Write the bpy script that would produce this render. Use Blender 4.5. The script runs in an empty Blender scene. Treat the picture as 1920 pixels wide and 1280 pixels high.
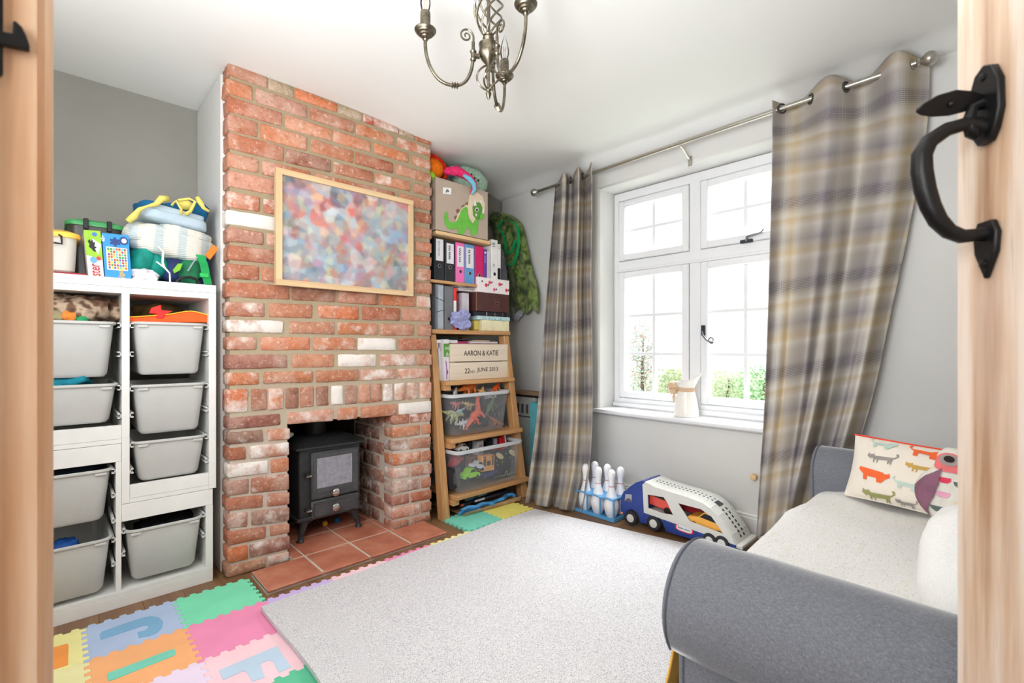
import bpy, bmesh, math, random
from mathutils import Vector, Matrix, noise
random.seed(7)
sc = bpy.context.scene
COL = sc.collection
# ---------------------------------------------------------------- camera, sky, lights, exposure
cam_d = bpy.data.cameras.new('camera'); cam = bpy.data.objects.new('camera', cam_d); COL.objects.link(cam)
cam.location = (0, 0, 1.03); cam.rotation_euler = (math.radians(90), 0, -math.atan2(.6909, .7230))
cam_d.sensor_width = 36; cam_d.lens = 36*889/1920; cam_d.shift_y = 11/1920; cam_d.clip_start = .02
cam_d.dof.use_dof = True; cam_d.dof.focus_distance = 2.6; cam_d.dof.aperture_fstop = 6.3
sc.camera = cam
w = bpy.data.worlds.new('sky'); sc.world = w; w.use_nodes = True
bgn = w.node_tree.nodes['Background']; bgn.inputs[0].default_value = (.93, .96, 1, 1); bgn.inputs[1].default_value = 1.75
def area(name, loc, target, size, power, col=(1, 1, 1)):
    l = bpy.data.lights.new(name, 'AREA'); l.shape = 'RECTANGLE'; l.size, l.size_y = size; l.energy = power; l.color = col
    o = bpy.data.objects.new(name, l); COL.objects.link(o); o.location = loc
    o.rotation_euler = (Vector(target)-Vector(loc)).to_track_quat('-Z', 'Y').to_euler(); return o
area('hallway_fill', (-1.1, .1, 1.45), (1.6, 1.3, 1.1), (.9, 1.0), 25, (.98, .99, 1))  # added soft fill from behind the camera, no known lamp there
area('left_fill', (-.57, 1.35, 1.25), (1.5, 1.75, .85), (1.3, 1.5), 37, (.95, .98, 1))  # added fill panel at the left wall, which has no window
area('ceiling_bounce_fill', (0, .62, 1.42), (.6, 1.15, 2.3), (.5, .5), 35, (.95, .98, 1))  # added fill aimed up so the ceiling spreads it
area('sky_above_window', (5.0, 1.4, 4.2), (1.6, 1.25, .4), (2.6, 2.6), 900, (.94, .97, 1))
pt_ = area('window_portal', (2.99, 1.374, 1.37), (0, 1.374, 1.37), (1.2, 1.52), 1); pt_.data.cycles.is_portal = True
vset = sc.view_settings; vset.view_transform = 'Standard'; vset.look = 'None'; vset.gamma = 1; vset.use_curve_mapping = False; vset.exposure = 0.22
sc.cycles.max_bounces = 10; sc.cycles.diffuse_bounces = 6; sc.cycles.transparent_max_bounces = 16
sc.cycles.caustics_reflective = False; sc.cycles.caustics_refractive = False; sc.cycles.use_denoising = True
# ---------------------------------------------------------------- measuring: a sight line from the eye point meets a plane of the room
C_, S_ = .6909, .7230
def at(px, py, X=None, Y=None, Z=None):
    r = (px-960)/889; a = C_+S_*r; b = S_-C_*r; c = -(py-651)/889
    t = X/a if X is not None else Y/b if Y is not None else (Z-1.03)/c
    return Vector((a*t, b*t, 1.03+c*t))
def lin(c): c /= 255; return c/12.92 if c <= .04045 else ((c+.055)/1.055)**2.4
def rgb(*c): return (lin(c[0]), lin(c[1]), lin(c[2]), 1)
# ---------------------------------------------------------------- materials
class NT:
    def __init__(s, name):
        s.m = bpy.data.materials.new(name); s.m.use_nodes = True; s.t = s.m.node_tree; s.b = s.t.nodes['Principled BSDF']
    def n(s, typ, **k):
        x = s.t.nodes.new(typ)
        for a, v in k.items():
            if a.startswith('i_'): x.inputs[int(a[2:])].default_value = v
            else: setattr(x, a, v)
        return x
    def l(s, a, b): s.t.links.new(a, b)
    def coord(s, which='Object', scale=None):
        tc = s.n('ShaderNodeTexCoord'); o = tc.outputs[which]
        if scale:
            mp = s.n('ShaderNodeMapping'); s.l(o, mp.inputs[0]); mp.inputs['Scale'].default_value = scale; o = mp.outputs[0]
        return o
    def noise(s, scale, co, detail=3, rough=.5, out=0):
        x = s.n('ShaderNodeTexNoise'); x.inputs['Scale'].default_value = scale; x.inputs['Detail'].default_value = detail
        x.inputs['Roughness'].default_value = rough; s.l(co, x.inputs['Vector']); return x.outputs[out]
    def ramp(s, fac, stops, interp='LINEAR'):
        x = s.n('ShaderNodeValToRGB'); x.color_ramp.interpolation = interp; e = x.color_ramp.elements
        while len(e) < len(stops): e.new(.5)
        for q, (p, c) in zip(e, stops): q.position = p; q.color = c if len(c) == 4 else (*c, 1)
        s.l(fac, x.inputs[0]); return x.outputs[0]
    def mix(s, fac, a, b, blend='MIX'):
        x = s.n('ShaderNodeMix', data_type='RGBA', blend_type=blend)
        for i, v in ((0, fac), (6, a), (7, b)):
            if isinstance(v, (int, float, tuple)): x.inputs[i].default_value = v
            else: s.l(v, x.inputs[i])
        return x.outputs[2]
    def math(s, op, a, b=0.):
        x = s.n('ShaderNodeMath', operation=op)
        for i, v in ((0, a), (1, b)):
            if isinstance(v, (int, float)): x.inputs[i].default_value = v
            else: s.l(v, x.inputs[i])
        return x.outputs[0]
    def bump(s, h, strength=.3, dist=.002):
        x = s.n('ShaderNodeBump'); x.inputs['Strength'].default_value = strength; x.inputs['Distance'].default_value = dist
        s.l(h, x.inputs['Height']); s.l(x.outputs[0], s.b.inputs['Normal'])
    def col(s, c): s.l(c, s.b.inputs['Base Color'])
    def set(s, rough=.5, metal=0, spec=.5):
        s.b.inputs['Roughness'].default_value = rough; s.b.inputs['Metallic'].default_value = metal; s.b.inputs['Specular IOR Level'].default_value = spec
_mc = {}
def mat(c, rough=.55, metal=0, var=.08, sc_=18, bump=0, bs=150, spec=.4, name=None, sss=0):
    key = (c, rough, metal, var, sc_, bump, bs, spec)
    if key in _mc: return _mc[key]
    m = NT(name or 'paint_%d_%d_%d' % c); m.set(rough, metal, spec)
    co = m.coord(); base = rgb(*c)
    if var:
        dk = tuple(max(0, v*(1-var*2)) for v in base[:3])+(1,); lt = tuple(min(1, v*(1+var)) for v in base[:3])+(1,)
        m.col(m.ramp(m.noise(sc_, co), [(.3, dk), (.7, lt)]))
    else: m.b.inputs['Base Color'].default_value = base
    if bump: m.bump(m.noise(bs, co, 4), bump)
    _mc[key] = m.m; return m.m
def wood(name, c1, c2, axis=2, scale=9, rough=.45, knots=False):
    m = NT(name); m.set(rough, 0, .4); s = [scale*6]*3; s[axis] = scale*.35
    co = m.coord('Object', tuple(s)); f = m.noise(1, co, 5, .6); c = m.ramp(f, [(.3, rgb(*c1)), (.68, rgb(*c2))])
    f2 = m.noise(5, co, 2); c = m.mix(m.math('MULTIPLY', f2, .25), c, rgb(*[int(v*.75) for v in c1])); m.col(c); m.bump(f, .15, .001); return m.m
def fabric(name, c1, c2, weave=900, fuzz=.25, rough=.95):
    m = NT(name); m.set(rough, 0, .15); co = m.coord(); a = m.noise(weave, co, 1); b = m.noise(30, co, 2)
    m.col(m.mix(m.math('MULTIPLY', b, .4), m.ramp(a, [(.35, rgb(*c1)), (.65, rgb(*c2))]), rgb(*c1)))
    m.bump(a, fuzz, .001); m.b.inputs['Sheen Weight'].default_value = .15; return m.m
# ---------------------------------------------------------------- mesh builder
WM = {}
class MB:
    def __init__(s): s.v = []; s.f = []; s.mi = []; s.uv = None
    def add(s, vs, fs, mi=0):
        o = len(s.v); s.v += [Vector(v) for v in vs]; s.f += [tuple(i+o for i in f) for f in fs]; s.mi += [mi]*len(fs); return s
    def box(s, x0, x1, y0, y1, z0, z1, mi=0, c=0):
        if x0 > x1: x0, x1 = x1, x0
        if y0 > y1: y0, y1 = y1, y0
        if z0 > z1: z0, z1 = z1, z0
        if not c:
            vs = [(x, y, z) for x in (x0, x1) for y in (y0, y1) for z in (z0, z1)]
            return s.add(vs, [(0, 1, 3, 2), (4, 6, 7, 5), (0, 4, 5, 1), (2, 3, 7, 6), (0, 2, 6, 4), (1, 5, 7, 3)], mi)
        return s.hexa([Vector((x, y, z)) for x in (x0, x1) for y in (y0, y1) for z in (z0, z1)], c, mi)
    def hexa(s, P, c, mi=0):
        """a chamfered six-sided block; P ordered x outer, y, z inner"""
        bm = bmesh.new(); vs = [bm.verts.new(p) for p in P]
        for f in [(0, 1, 3, 2), (4, 6, 7, 5), (0, 4, 5, 1), (2, 3, 7, 6), (0, 2, 6, 4), (1, 5, 7, 3)]: bm.faces.new([vs[i] for i in f])
        if c: bmesh.ops.bevel(bm, geom=bm.edges[:], offset=c, segments=1, affect='EDGES', profile=.5)
        return s.frombm(bm, mi)
    def rough_block(s, P, c, amp=.0022, mi=0):
        bm = bmesh.new(); vs = [bm.verts.new(p) for p in P]
        for f in [(0, 1, 3, 2), (4, 6, 7, 5), (0, 4, 5, 1), (2, 3, 7, 6), (0, 2, 6, 4), (1, 5, 7, 3)]: bm.faces.new([vs[i] for i in f])
        long_ = [e for e in bm.edges if e.calc_length() > .09]; bmesh.ops.subdivide_edges(bm, edges=long_, cuts=3)
        bmesh.ops.bevel(bm, geom=[e for e in bm.edges if len(e.link_faces) == 2 and e.calc_face_angle(0) > .5], offset=c, segments=1, affect='EDGES', profile=.6)
        for v in bm.verts: v.co += Vector((noise.noise(v.co*38), noise.noise(v.co*38+Vector((5, 5, 5)))*.8, noise.noise(v.co*38+Vector((9, 1, 3)))))*amp*1.6
        return s.frombm(bm, mi)
    def frombm(s, bm, mi=0):
        bm.verts.index_update(); s.add([v.co.copy() for v in bm.verts], [tuple(v.index for v in f.verts) for f in bm.faces], mi); bm.free(); return s
    def tube(s, pts, r, n=8, mi=0, cap=True, closed=False):
        pts = [Vector(p) for p in pts]; N = len(pts); rr = r if isinstance(r, (list, tuple)) else [r]*N
        vs = []; up = None
        for i, p in enumerate(pts):
            t = (pts[(i+1) % N]-pts[i-1]) if closed else (pts[min(i+1, N-1)]-pts[max(i-1, 0)])
            t = t.normalized() if t.length > 1e-9 else Vector((0, 0, 1))
            if up is None: up = t.orthogonal().normalized()
            up = (up-t*up.dot(t)); up = up.normalized() if up.length > 1e-6 else t.orthogonal().normalized(); w_ = t.cross(up)
            for k in range(n):
                a = 2*math.pi*k/n; vs.append(p+(up*math.cos(a)+w_*math.sin(a))*rr[i])
        fs = []
        for i in range(N if closed else N-1):
            j = (i+1) % N
            for k in range(n): fs.append((i*n+k, i*n+(k+1) % n, j*n+(k+1) % n, j*n+k))
        if cap and not closed: fs += [tuple(range(n))[::-1], tuple((N-1)*n+k for k in range(n))]
        return s.add(vs, fs, mi)
    def lathe(s, prof, n=20, org=(0, 0, 0), mi=0, ax=None):
        """prof = (radius, height) pairs about z at org (ax: another axis direction)"""
        org = Vector(org); q = Vector((0, 0, 1)).rotation_difference(Vector(ax)) if ax is not None else None
        vs = []
        for r, z in prof:
            for k in range(n):
                a = 2*math.pi*k/n; p = Vector((r*math.cos(a), r*math.sin(a), z)); vs.append(org+(q @ p if q else p))
        fs = [(i*n+k, i*n+(k+1) % n, (i+1)*n+(k+1) % n, (i+1)*n+k) for i in range(len(prof)-1) for k in range(n)]
        fs += [tuple(range(n))[::-1], tuple((len(prof)-1)*n+k for k in range(n))]
        return s.add(vs, fs, mi)
    def grid(s, fn, nu, nv, mi=0, uv=False, cu=False):
        base = len(s.v)
        vs = [fn(i/nu, j/nv) for j in range(nv+1) for i in range(nu+1)]
        if uv:
            if s.uv is None: s.uv = {}
            for j in range(nv+1):
                for i in range(nu+1): s.uv[base+j*(nu+1)+i] = uv(i/nu, j/nv) if callable(uv) else (i/nu, j/nv)
        return s.add(vs, [(j*(nu+1)+i, j*(nu+1)+i+1, (j+1)*(nu+1)+i+1, (j+1)*(nu+1)+i) for j in range(nv) for i in range(nu)], mi)
    def poly(s, pts, d, mi=0):
        """flat outline pts (3-D) pushed along vector d"""
        d = Vector(d); n = len(pts); P = [Vector(p) for p in pts]; bm = bmesh.new()
        a = [bm.verts.new(p) for p in P]; b = [bm.verts.new(p+d) for p in P]
        bm.faces.new(a[::-1]); bm.faces.new(b)
        for i in range(n): bm.faces.new((a[i], a[(i+1) % n], b[(i+1) % n], b[i]))
        bmesh.ops.recalc_face_normals(bm, faces=bm.faces[:]); bmesh.ops.triangulate(bm, faces=[f for f in bm.faces if len(f.verts) > 4])
        return s.frombm(bm, mi)
    def ell(s, c, r, n=12, e=1, mi=0, rot=None, lump=0, seed=0):
        """(super)ellipsoid"""
        c = Vector(c); vs = []; q = rot
        def sp(v): return math.copysign(abs(v)**e, v)
        for j in range(n//2+1):
            ph = -math.pi/2+math.pi*j/(n//2)
            for k in range(n):
                th = 2*math.pi*k/n
                p = Vector((sp(math.cos(ph))*sp(math.cos(th))*r[0], sp(math.cos(ph))*sp(math.sin(th))*r[1], sp(math.sin(ph))*r[2]))
                if lump: p *= 1+lump*noise.noise(p*(2.2/max(r))+Vector((seed, seed*2, 0)))+.5*lump*noise.noise(p*(5/max(r))+Vector((seed, 0, 9)))+.3*lump*(abs(noise.noise(p*(7/max(r))+Vector((9, seed, 0))))-.2)
                if q: p = q @ p
                vs.append(c+p)
        fs = [(j*n+k, j*n+(k+1) % n, (j+1)*n+(k+1) % n, (j+1)*n+k) for j in range(n//2) for k in range(n)]
        return s.add(vs, fs, mi)
    def build(s, name, m, parent=None, smooth=False, bevel=0, weld=False, subd=0, solid=0, seg=2, shift=True, angle=40):
        me = bpy.data.meshes.new(name)
        lo = Vector([min(v[i] for v in s.v) for i in range(3)]); hi = Vector([max(v[i] for v in s.v) for i in range(3)])
        o0 = Vector(((lo.x+hi.x)/2, (lo.y+hi.y)/2, lo.z)) if shift else Vector()
        me.from_pydata([v-o0 for v in s.v], [], s.f); me.validate()
        for mm in (m if isinstance(m, (list, tuple)) else [m]): me.materials.append(mm)
        if isinstance(m, (list, tuple)) and len(me.polygons) == len(s.mi):
            for p, i in zip(me.polygons, s.mi): p.material_index = i
        if s.uv:
            ul = me.uv_layers.new(name='UVMap')
            for lp in me.loops: ul.data[lp.index].uv = s.uv.get(lp.vertex_index, (0, 0))
        o = bpy.data.objects.new(name, me); COL.objects.link(o)
        o.location = o0; mw = Matrix.Translation(o0)
        if parent: o.parent = parent; o.matrix_parent_inverse = WM[parent.name].inverted()
        WM[o.name] = mw
        if weld: x = o.modifiers.new('weld', 'WELD'); x.merge_threshold = .0002
        if solid: x = o.modifiers.new('solid', 'SOLIDIFY'); x.thickness = solid; x.offset = 0
        if bevel: x = o.modifiers.new('bevel', 'BEVEL'); x.width = bevel; x.segments = seg; x.limit_method = 'ANGLE'; x.angle_limit = math.radians(40)
        if subd: x = o.modifiers.new('subd', 'SUBSURF'); x.levels = subd; x.render_levels = subd
        if smooth or bevel:
            me.polygons.foreach_set('use_smooth', [True]*len(me.polygons))
            if angle:
                try: me.set_sharp_from_angle(angle=math.radians(angle))
                except Exception: pass
        return o
def tag(o, label=None, cat=None, group=None, kind=None):
    if label: o['label'] = label
    if cat: o['category'] = cat
    if group: o['group'] = group
    if kind: o['kind'] = kind
    return o
def thing(name, label, cat, loc, group=None):
    o = bpy.data.objects.new(name, None); COL.objects.link(o); o.location = loc; o.empty_display_size = .05
    WM[o.name] = Matrix.Translation(Vector(loc)); return tag(o, label, cat, group)
def dup(root, d, label=None, children=None):
    """copy a thing with its parts and sub-parts, moved by d"""
    def cp(o, par):
        c = o.copy(); COL.objects.link(c); WM[c.name] = WM[o.name].copy()
        if par: mi_ = o.matrix_parent_inverse.copy(); c.parent = par; c.matrix_parent_inverse = mi_
        for ch in [x for x in bpy.data.objects if x.parent == o]: cp(ch, c)
        return c
    r = cp(root, None); r.location = root.location+Vector(d)
    if label: r['label'] = label
    return r
def struct(mb, name, m, **k): return tag(mb.build(name, m, **k), kind='structure')
def text(s, org, ux, uy, w_, h, m, parent=None, name='lettering', th=.0006, bold=False):
    """lettering: org = lower left corner, ux/uy unit directions, fitted to w_ x h"""
    cu = bpy.data.curves.new('t', 'FONT'); cu.body = s; cu.resolution_u = 3
    if bold: cu.offset = .012
    o = bpy.data.objects.new('t', cu); COL.objects.link(o); dg = bpy.context.evaluated_depsgraph_get()
    me = bpy.data.meshes.new_from_object(o.evaluated_get(dg)); vs = [v.co.copy() for v in me.vertices]; fs = [tuple(p.vertices) for p in me.polygons]
    bpy.data.objects.remove(o); bpy.data.curves.remove(cu)
    x0 = min(v.x for v in vs); x1 = max(v.x for v in vs); y0 = min(v.y for v in vs); y1 = max(v.y for v in vs)
    org = Vector(org); ux = Vector(ux).normalized(); uy = Vector(uy).normalized(); nrm = ux.cross(uy)
    mb = MB(); mb.add([org+ux*((v.x-x0)/(x1-x0)*w_)+uy*((v.y-y0)/(y1-y0)*h)+nrm*th for v in vs], fs)
    return mb.build(name, m, parent)
def disc(c, nrm, r, n=16, rx=None):
    nrm = Vector(nrm).normalized(); u = nrm.orthogonal().normalized(); v = nrm.cross(u); return [Vector(c)+u*math.cos(2*math.pi*k/n)*r+v*math.sin(2*math.pi*k/n)*r for k in range(n)]
def smooth(v): v = max(0, min(1, v)); return v*v*(3-2*v)
def lerp(a, b, t): return a+(b-a)*t
def interp(rows, v):
    """rows = [(v, a, b, ...)]; smooth Catmull-like blend"""
    for i in range(len(rows)-1):
        if v <= rows[i+1][0] or i == len(rows)-2:
            t = (v-rows[i][0])/(rows[i+1][0]-rows[i][0]); p1, p2 = rows[i], rows[i+1]
            p0 = rows[max(i-1, 0)]; p3 = rows[min(i+2, len(rows)-1)]
            return [.5*(2*b+(c-a)*t+(2*a-5*b+4*c-d)*t*t+(3*b-a-3*c+d)*t**3) for a, b, c, d in zip(p0[1:], p1[1:], p2[1:], p3[1:])]
WHITE = mat((236, 236, 233), .4, var=.02, spec=.4)
BLACK = mat((22, 22, 25), .5, var=.1)
IVORY = mat((228, 224, 214), .5, var=.03)
INK = mat((58, 44, 42), .8, var=.1, sc_=60)
# ================================================================ STRUCTURE
CEIL = 2.3
m_wall = mat((215, 214, 211), .85, var=.02, sc_=2.5, bump=.12, bs=26, spec=.2, name='pale_grey_wall')
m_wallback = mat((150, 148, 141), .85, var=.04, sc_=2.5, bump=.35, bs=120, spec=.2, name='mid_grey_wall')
m_ceil = mat((238, 238, 236), .9, var=.012, sc_=1.5, bump=.05, bs=8, spec=.1, name='white_ceiling')
m_trim = mat((232, 231, 228), .45, var=.02, spec=.4, name='white_gloss')
m_upvc = mat((229, 230, 232), .3, var=.01, spec=.5, name='white_window_frame')
# floor: dark slab with laminate planks laid on it
mb = MB().box(-3, 2.95, -1.6, 3.1, -.08, -.008); floor = struct(mb, 'floor', mat((70, 50, 36), .8))
m_plank = wood('walnut_laminate', (112, 80, 54), (150, 112, 78), 1, 3, .4)
x = -.7
while x < 2.73:
    x1 = min(x+.135, 2.739); y = -.42-random.random()*.5
    while y < 2.99:
        y1 = min(y+1.2, 2.999); MB().box(x+.0006, x1-.0006, max(y, -.419)+.0006, y1-.0006, -.008, 0).build('plank', m_plank, floor) if y1 > -.35 else None
        y = y1
    x = x1
def wobble(p, a=.004, s=1.7): return noise.noise(Vector(p)*s)*a
# ceiling
def ceil_z(x, y):
    z = CEIL+.012; z -= .05*math.exp(-((x-1.62)**2+(y-2.4)**2)/.12)
    if x > 2.5: z += .02-.035*smooth((x-2.58)/.16)
    else: z += .02*smooth((x-1.9)/.6)
    return z-.018+wobble((x, y, 0), .006, 1.3)
mb = MB(); mb.grid(lambda u, v: (lerp(-.62, 3.05, u), lerp(-.45, 3.08, v), ceil_z(lerp(-.62, 3.05, u), lerp(-.45, 3.08, v))), 90, 70)
mb.grid(lambda u, v: (lerp(-.62, 3.05, 1-u), lerp(-.45, 3.08, v), 2.5), 2, 2)
struct(mb, 'ceiling', m_ceil, smooth=True)
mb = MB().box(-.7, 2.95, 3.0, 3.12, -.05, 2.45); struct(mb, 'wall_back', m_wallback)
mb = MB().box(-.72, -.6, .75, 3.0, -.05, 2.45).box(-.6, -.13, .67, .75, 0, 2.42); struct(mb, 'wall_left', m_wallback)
mb = MB().box(.1, 2.95, -.54, -.42, -.05, 2.45); struct(mb, 'wall_right', m_wall)
mb = MB().box(-.14, .1, -.54, -.42, 0, 2.42).box(-.14, -.02, -.42, .75, 2.06, 2.42).box(-.14, -.02, .665, .75, 0, 2.06); struct(mb, 'wall_door', m_wall)
struct(MB().box(-1.7, -1.6, -1.3, 1.5, 0, 2.42).box(-1.6, -.6, 1.4, 1.5, 0, 2.42).box(-1.6, -.14, -1.3, -1.2, 0, 2.42).box(-.14, -.04, -1.3, -.54, 0, 2.42), 'wall_hallway_unseen', m_wall)  # unseen walls added to keep open sky light off the near door
struct(MB().box(-1.7, -.6, -1.3, 1.5, 2.36, 2.42).box(-.62, .1, -1.3, -.45, 2.36, 2.42), 'ceiling_hallway_unseen', m_ceil)  # unseen lid added over those walls, also to hold back sky light
# window wall with opening Y .767..1.98, Z .607..2.14
WX = 2.74; y0, y1, z0, z1 = .767, 1.982, .59, 2.14
mb = MB().box(WX, 3.06, -.54, y0, -.05, 2.45, c=.012).box(WX, 3.06, y1, 3.0, -.05, 2.45, c=.012)
mb.box(WX, 3.06, y0-.02, y1+.02, -.05, z0, c=.012).box(WX, 3.06, y0-.02, y1+.02, z1, 2.45, c=.012)
m_wallw = m_wall
struct(mb, 'wall_window', m_wallw, smooth=True)
# baseboard with rounded top and a ledge
mb = MB().box(2.716, 2.74, -.42, 2.99, 0, .105, c=.004).box(2.722, 2.74, -.42, 2.99, .105, .122, c=.006); struct(mb, 'baseboard_window', m_trim, smooth=True)
mb = MB().box(-.6, .53, 2.982, 3.0, 0, .12, c=.004); struct(mb, 'baseboard_back', m_trim)
mb = MB().box(1.62, 2.71, 2.982, 3.0, 0, .12, c=.004); struct(mb, 'baseboard_alcove', m_trim)
# ---- window
m_glass = NT('window_glass'); t = m_glass.t; tr = m_glass.n('ShaderNodeBsdfTransparent'); gl = m_glass.n('ShaderNodeBsdfGlossy'); gl.inputs['Roughness'].default_value = .02
mx = m_glass.n('ShaderNodeMixShader'); mx.inputs[0].default_value = .06; m_glass.l(tr.outputs[0], mx.inputs[1]); m_glass.l(gl.outputs[0], mx.inputs[2]); m_glass.l(mx.outputs[0], t.nodes['Material Output'].inputs[0]); m_glass = m_glass.m
FX0, FX1 = 2.915, 2.985
mb = MB(); Y0, Y1, M0, M1, T0, T1 = .769, 1.98, 1.337, 1.41, 1.57, 1.645
mb.box(FX0, FX1, Y0, Y0+.043, .607, 2.137, c=.005).box(FX0, FX1, Y1-.043, Y1, .607, 2.137, c=.005)
mb.box(FX0+.001, FX1-.001, Y0, Y1, .607, .671, c=.005).box(FX0+.001, FX1-.001, Y0, Y1, 2.075, 2.137, c=.005)
mb.box(FX0+.0015, FX1-.002, M0, M1, .65, 2.09, c=.005).box(FX0+.003, FX1-.004, Y0+.03, Y1-.03, T0, T1, c=.005)
mb.box(FX0-.012, FX0+.01, Y0+.02, Y1-.02, T0-.004, T0+.012, c=.004)
mb.box(FX0-.02, FX0+.01, Y0, Y1, .607, .64, c=.006)
win = struct(mb, 'window_1', m_upvc, smooth=True)
m_upvc2 = m_upvc
for (ya, yb) in ((Y0+.043, M0), (M1, Y1-.043)):
    for (za, zb, nh) in ((.671, T0, 2), (T1, 2.075, 1)):
        s = .046; mb = MB(); xa, xb = FX0-.006, FX1-.012; g = .003
        ya_, yb_, za_, zb_ = ya+g, yb-g, za+g, zb-g
        mb.box(xa, xb, ya_, ya_+s, za_, zb_, c=.006).box(xa, xb, yb_-s, yb_, za_, zb_, c=.006)
        mb.box(xa, xb, ya_+s-.004, yb_-s+.004, za_, za_+s, c=.006).box(xa, xb, ya_+s-.004, yb_-s+.004, zb_-s, zb_, c=.006)
        sash = mb.build('sash', m_upvc, win, smooth=True)
        py0, py1, pz0, pz1 = ya_+s, yb_-s, za_+s, zb_-s; ym = (py0+py1)/2; n = nh+1
        MB().box(2.94, 2.975, ym-.011, ym+.011, pz0, pz1, c=.003).build('glazing_bar', m_upvc, sash)
        for k in range(1, n):
            zz = lerp(pz0, pz1, k/n); MB().box(2.9405, 2.9745, py0, py1, zz-.011, zz+.011, c=.003).build('glazing_bar', m_upvc, sash)
        for k in range(n):
            for (a, b) in ((py0, ym), (ym, py1)):
                MB().box(2.957, 2.961, a+.001, b-.001, lerp(pz0, pz1, k/n)+.001, lerp(pz0, pz1, (k+1)/n)-.001).build('pane', m_glass, sash)
        if nh == 1 and ya > 1: MB().box(xa-.006, xa, ya_+s, yb_-s, zb_-.03, zb_-.018, c=.002).build('trickle_vent', m_upvc, win)
# monkey tail handles
m_hand = mat((128, 130, 135), .35, .7, var=.05, name='brushed_steel'); m_dhand = mat((52, 54, 60), .4, .4, name='dark_handle_base')
def spiral(c, u, v, r0, r1, a0, a1, n): return [c+u*(lerp(r0, r1, i/n)*math.cos(lerp(a0, a1, i/n)))+v*(lerp(r0, r1, i/n)*math.sin(lerp(a0, a1, i/n))) for i in range(n+1)]
hx = 2.885; yc = at(1319, 620, X=2.905).y; hz = at(1319, 620, X=2.905).z
h = MB().box(2.893, 2.91, yc-.012, yc+.012, hz-.03, hz+.035, c=.004).build('handle_base', m_dhand, win)
V = Vector; ex = at(1334, 637, X=hx)
MB().tube([V((hx, yc, hz-.005)), V((hx-.01, yc-.01, hz-.03)), V((hx-.008, yc-.035, hz-.06))]+spiral(ex, V((0, 1, 0)), V((0, 0, 1)), .022, .004, math.radians(230), math.radians(230+480), 26), [.006]*3+[lerp(.005, .0025, i/26) for i in range(27)], 8).build('handle_tail', m_hand, win, smooth=True)
p = at(1400, 452, X=2.905)
MB().box(2.893, 2.91, p.y-.035, p.y+.035, p.z-.01, p.z+.01, c=.004).build('handle_base', m_dhand, win)
MB().tube([V((2.9, p.y, p.z)), V((2.88, p.y-.01, p.z+.02)), V((2.872, p.y-.05, p.z+.024)), V((2.875, p.y-.09, p.z+.032)), V((2.88, p.y-.1, p.z+.05))], [.008, .007, .006, .005, .003], 8).build('handle_tail', m_hand, win, smooth=True)
mb = MB().box(2.69, 2.93, Y0-.03, 2.02, .572, .604, c=.01); sill = struct(mb, 'trim_1', m_upvc, smooth=True); 
# ---- outside
m_grass = mat((214, 222, 190), .9, var=.06, sc_=3); struct(MB().box(3.3, 30, -12, 16, -.5, -.4), 'ground_outside', m_grass)
def shrub(label, px, ytop, X, wd, cols, seed):
    rnd = random.Random(seed); top = at(px, ytop, X=X); h = top.z+.4; t = thing('shrub', label, 'shrub', (X, top.y, -.4))
    MB().tube([(X, top.y, -.4), (X+.03, top.y+.03, -.4+h*.4), (X, top.y-.02, -.4+h*.8)], [.05, .035, .01], 6).build('stem', mat((110, 95, 80), .9), t)
    mb = MB()
    for i in range(1500):
        u = V((rnd.gauss(0, 1), rnd.gauss(0, 1), rnd.gauss(0, 1))).normalized()*(rnd.random()**.4); z = -.4+h*(.54+.45*u.z)
        c = V((X+u.x*wd, top.y+u.y*wd*(1+.25*math.sin(i)), z)); s = rnd.uniform(.02, .05)*X/9
        a = V((rnd.gauss(0, 1), rnd.gauss(0, 1), rnd.gauss(0, 1))).normalized(); b = a.orthogonal().normalized()
        mb.add([c-a*s, c+b*s*.5, c+a*s, c-b*s*.5], [(0, 1, 2, 3)], rnd.randrange(len(cols)))
    tag(mb.build('foliage', [mat(c, .8) for c in cols], t), kind='stuff')
GR = [(150, 190, 140), (130, 172, 124), (180, 208, 165)]
shrub('tall shrub with reddish new leaves seen through the left casement', 1205, 592, 9, .36, [(196, 208, 196), (176, 196, 180), (228, 190, 180)], 1)
shrub('yellow-green hedge bush seen beside the enamel jug through the left casement', 1266, 688, 9.5, .42, [(206, 218, 170), (188, 206, 160)], 2)
shrub('yellow-green hedge bush seen through the middle of the right casement', 1365, 692, 9, .5, [(206, 218, 176), (188, 206, 164)], 3)
shrub('round dark green bush seen at the curtain edge through the right casement', 1432, 680, 8, .42, GR, 4)
# ---- chimney breast
KB = .04/1.05; CB = 2.40+KB*.545
def yf(x): return CB-KB*x
def atc(px, py):
    r = (px-960)/889; a = C_+S_*r; b = S_-C_*r; t_ = CB/(b+KB*a); return V((a*t_, b*t_, 1.03-(py-651)/889*t_))
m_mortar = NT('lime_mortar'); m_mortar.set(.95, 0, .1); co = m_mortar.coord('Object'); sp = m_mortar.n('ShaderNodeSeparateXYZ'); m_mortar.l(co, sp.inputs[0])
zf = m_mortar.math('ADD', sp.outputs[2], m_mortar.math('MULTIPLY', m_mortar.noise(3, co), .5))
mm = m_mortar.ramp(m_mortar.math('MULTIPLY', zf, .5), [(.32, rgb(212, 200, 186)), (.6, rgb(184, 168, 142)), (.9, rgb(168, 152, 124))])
mm = m_mortar.mix(m_mortar.math('MULTIPLY', m_mortar.noise(60, co, 4), .35), mm, rgb(125, 110, 88)); m_mortar.col(mm); m_mortar.bump(m_mortar.noise(160, co, 5), .8, .003); m_mortar = m_mortar.m
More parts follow.
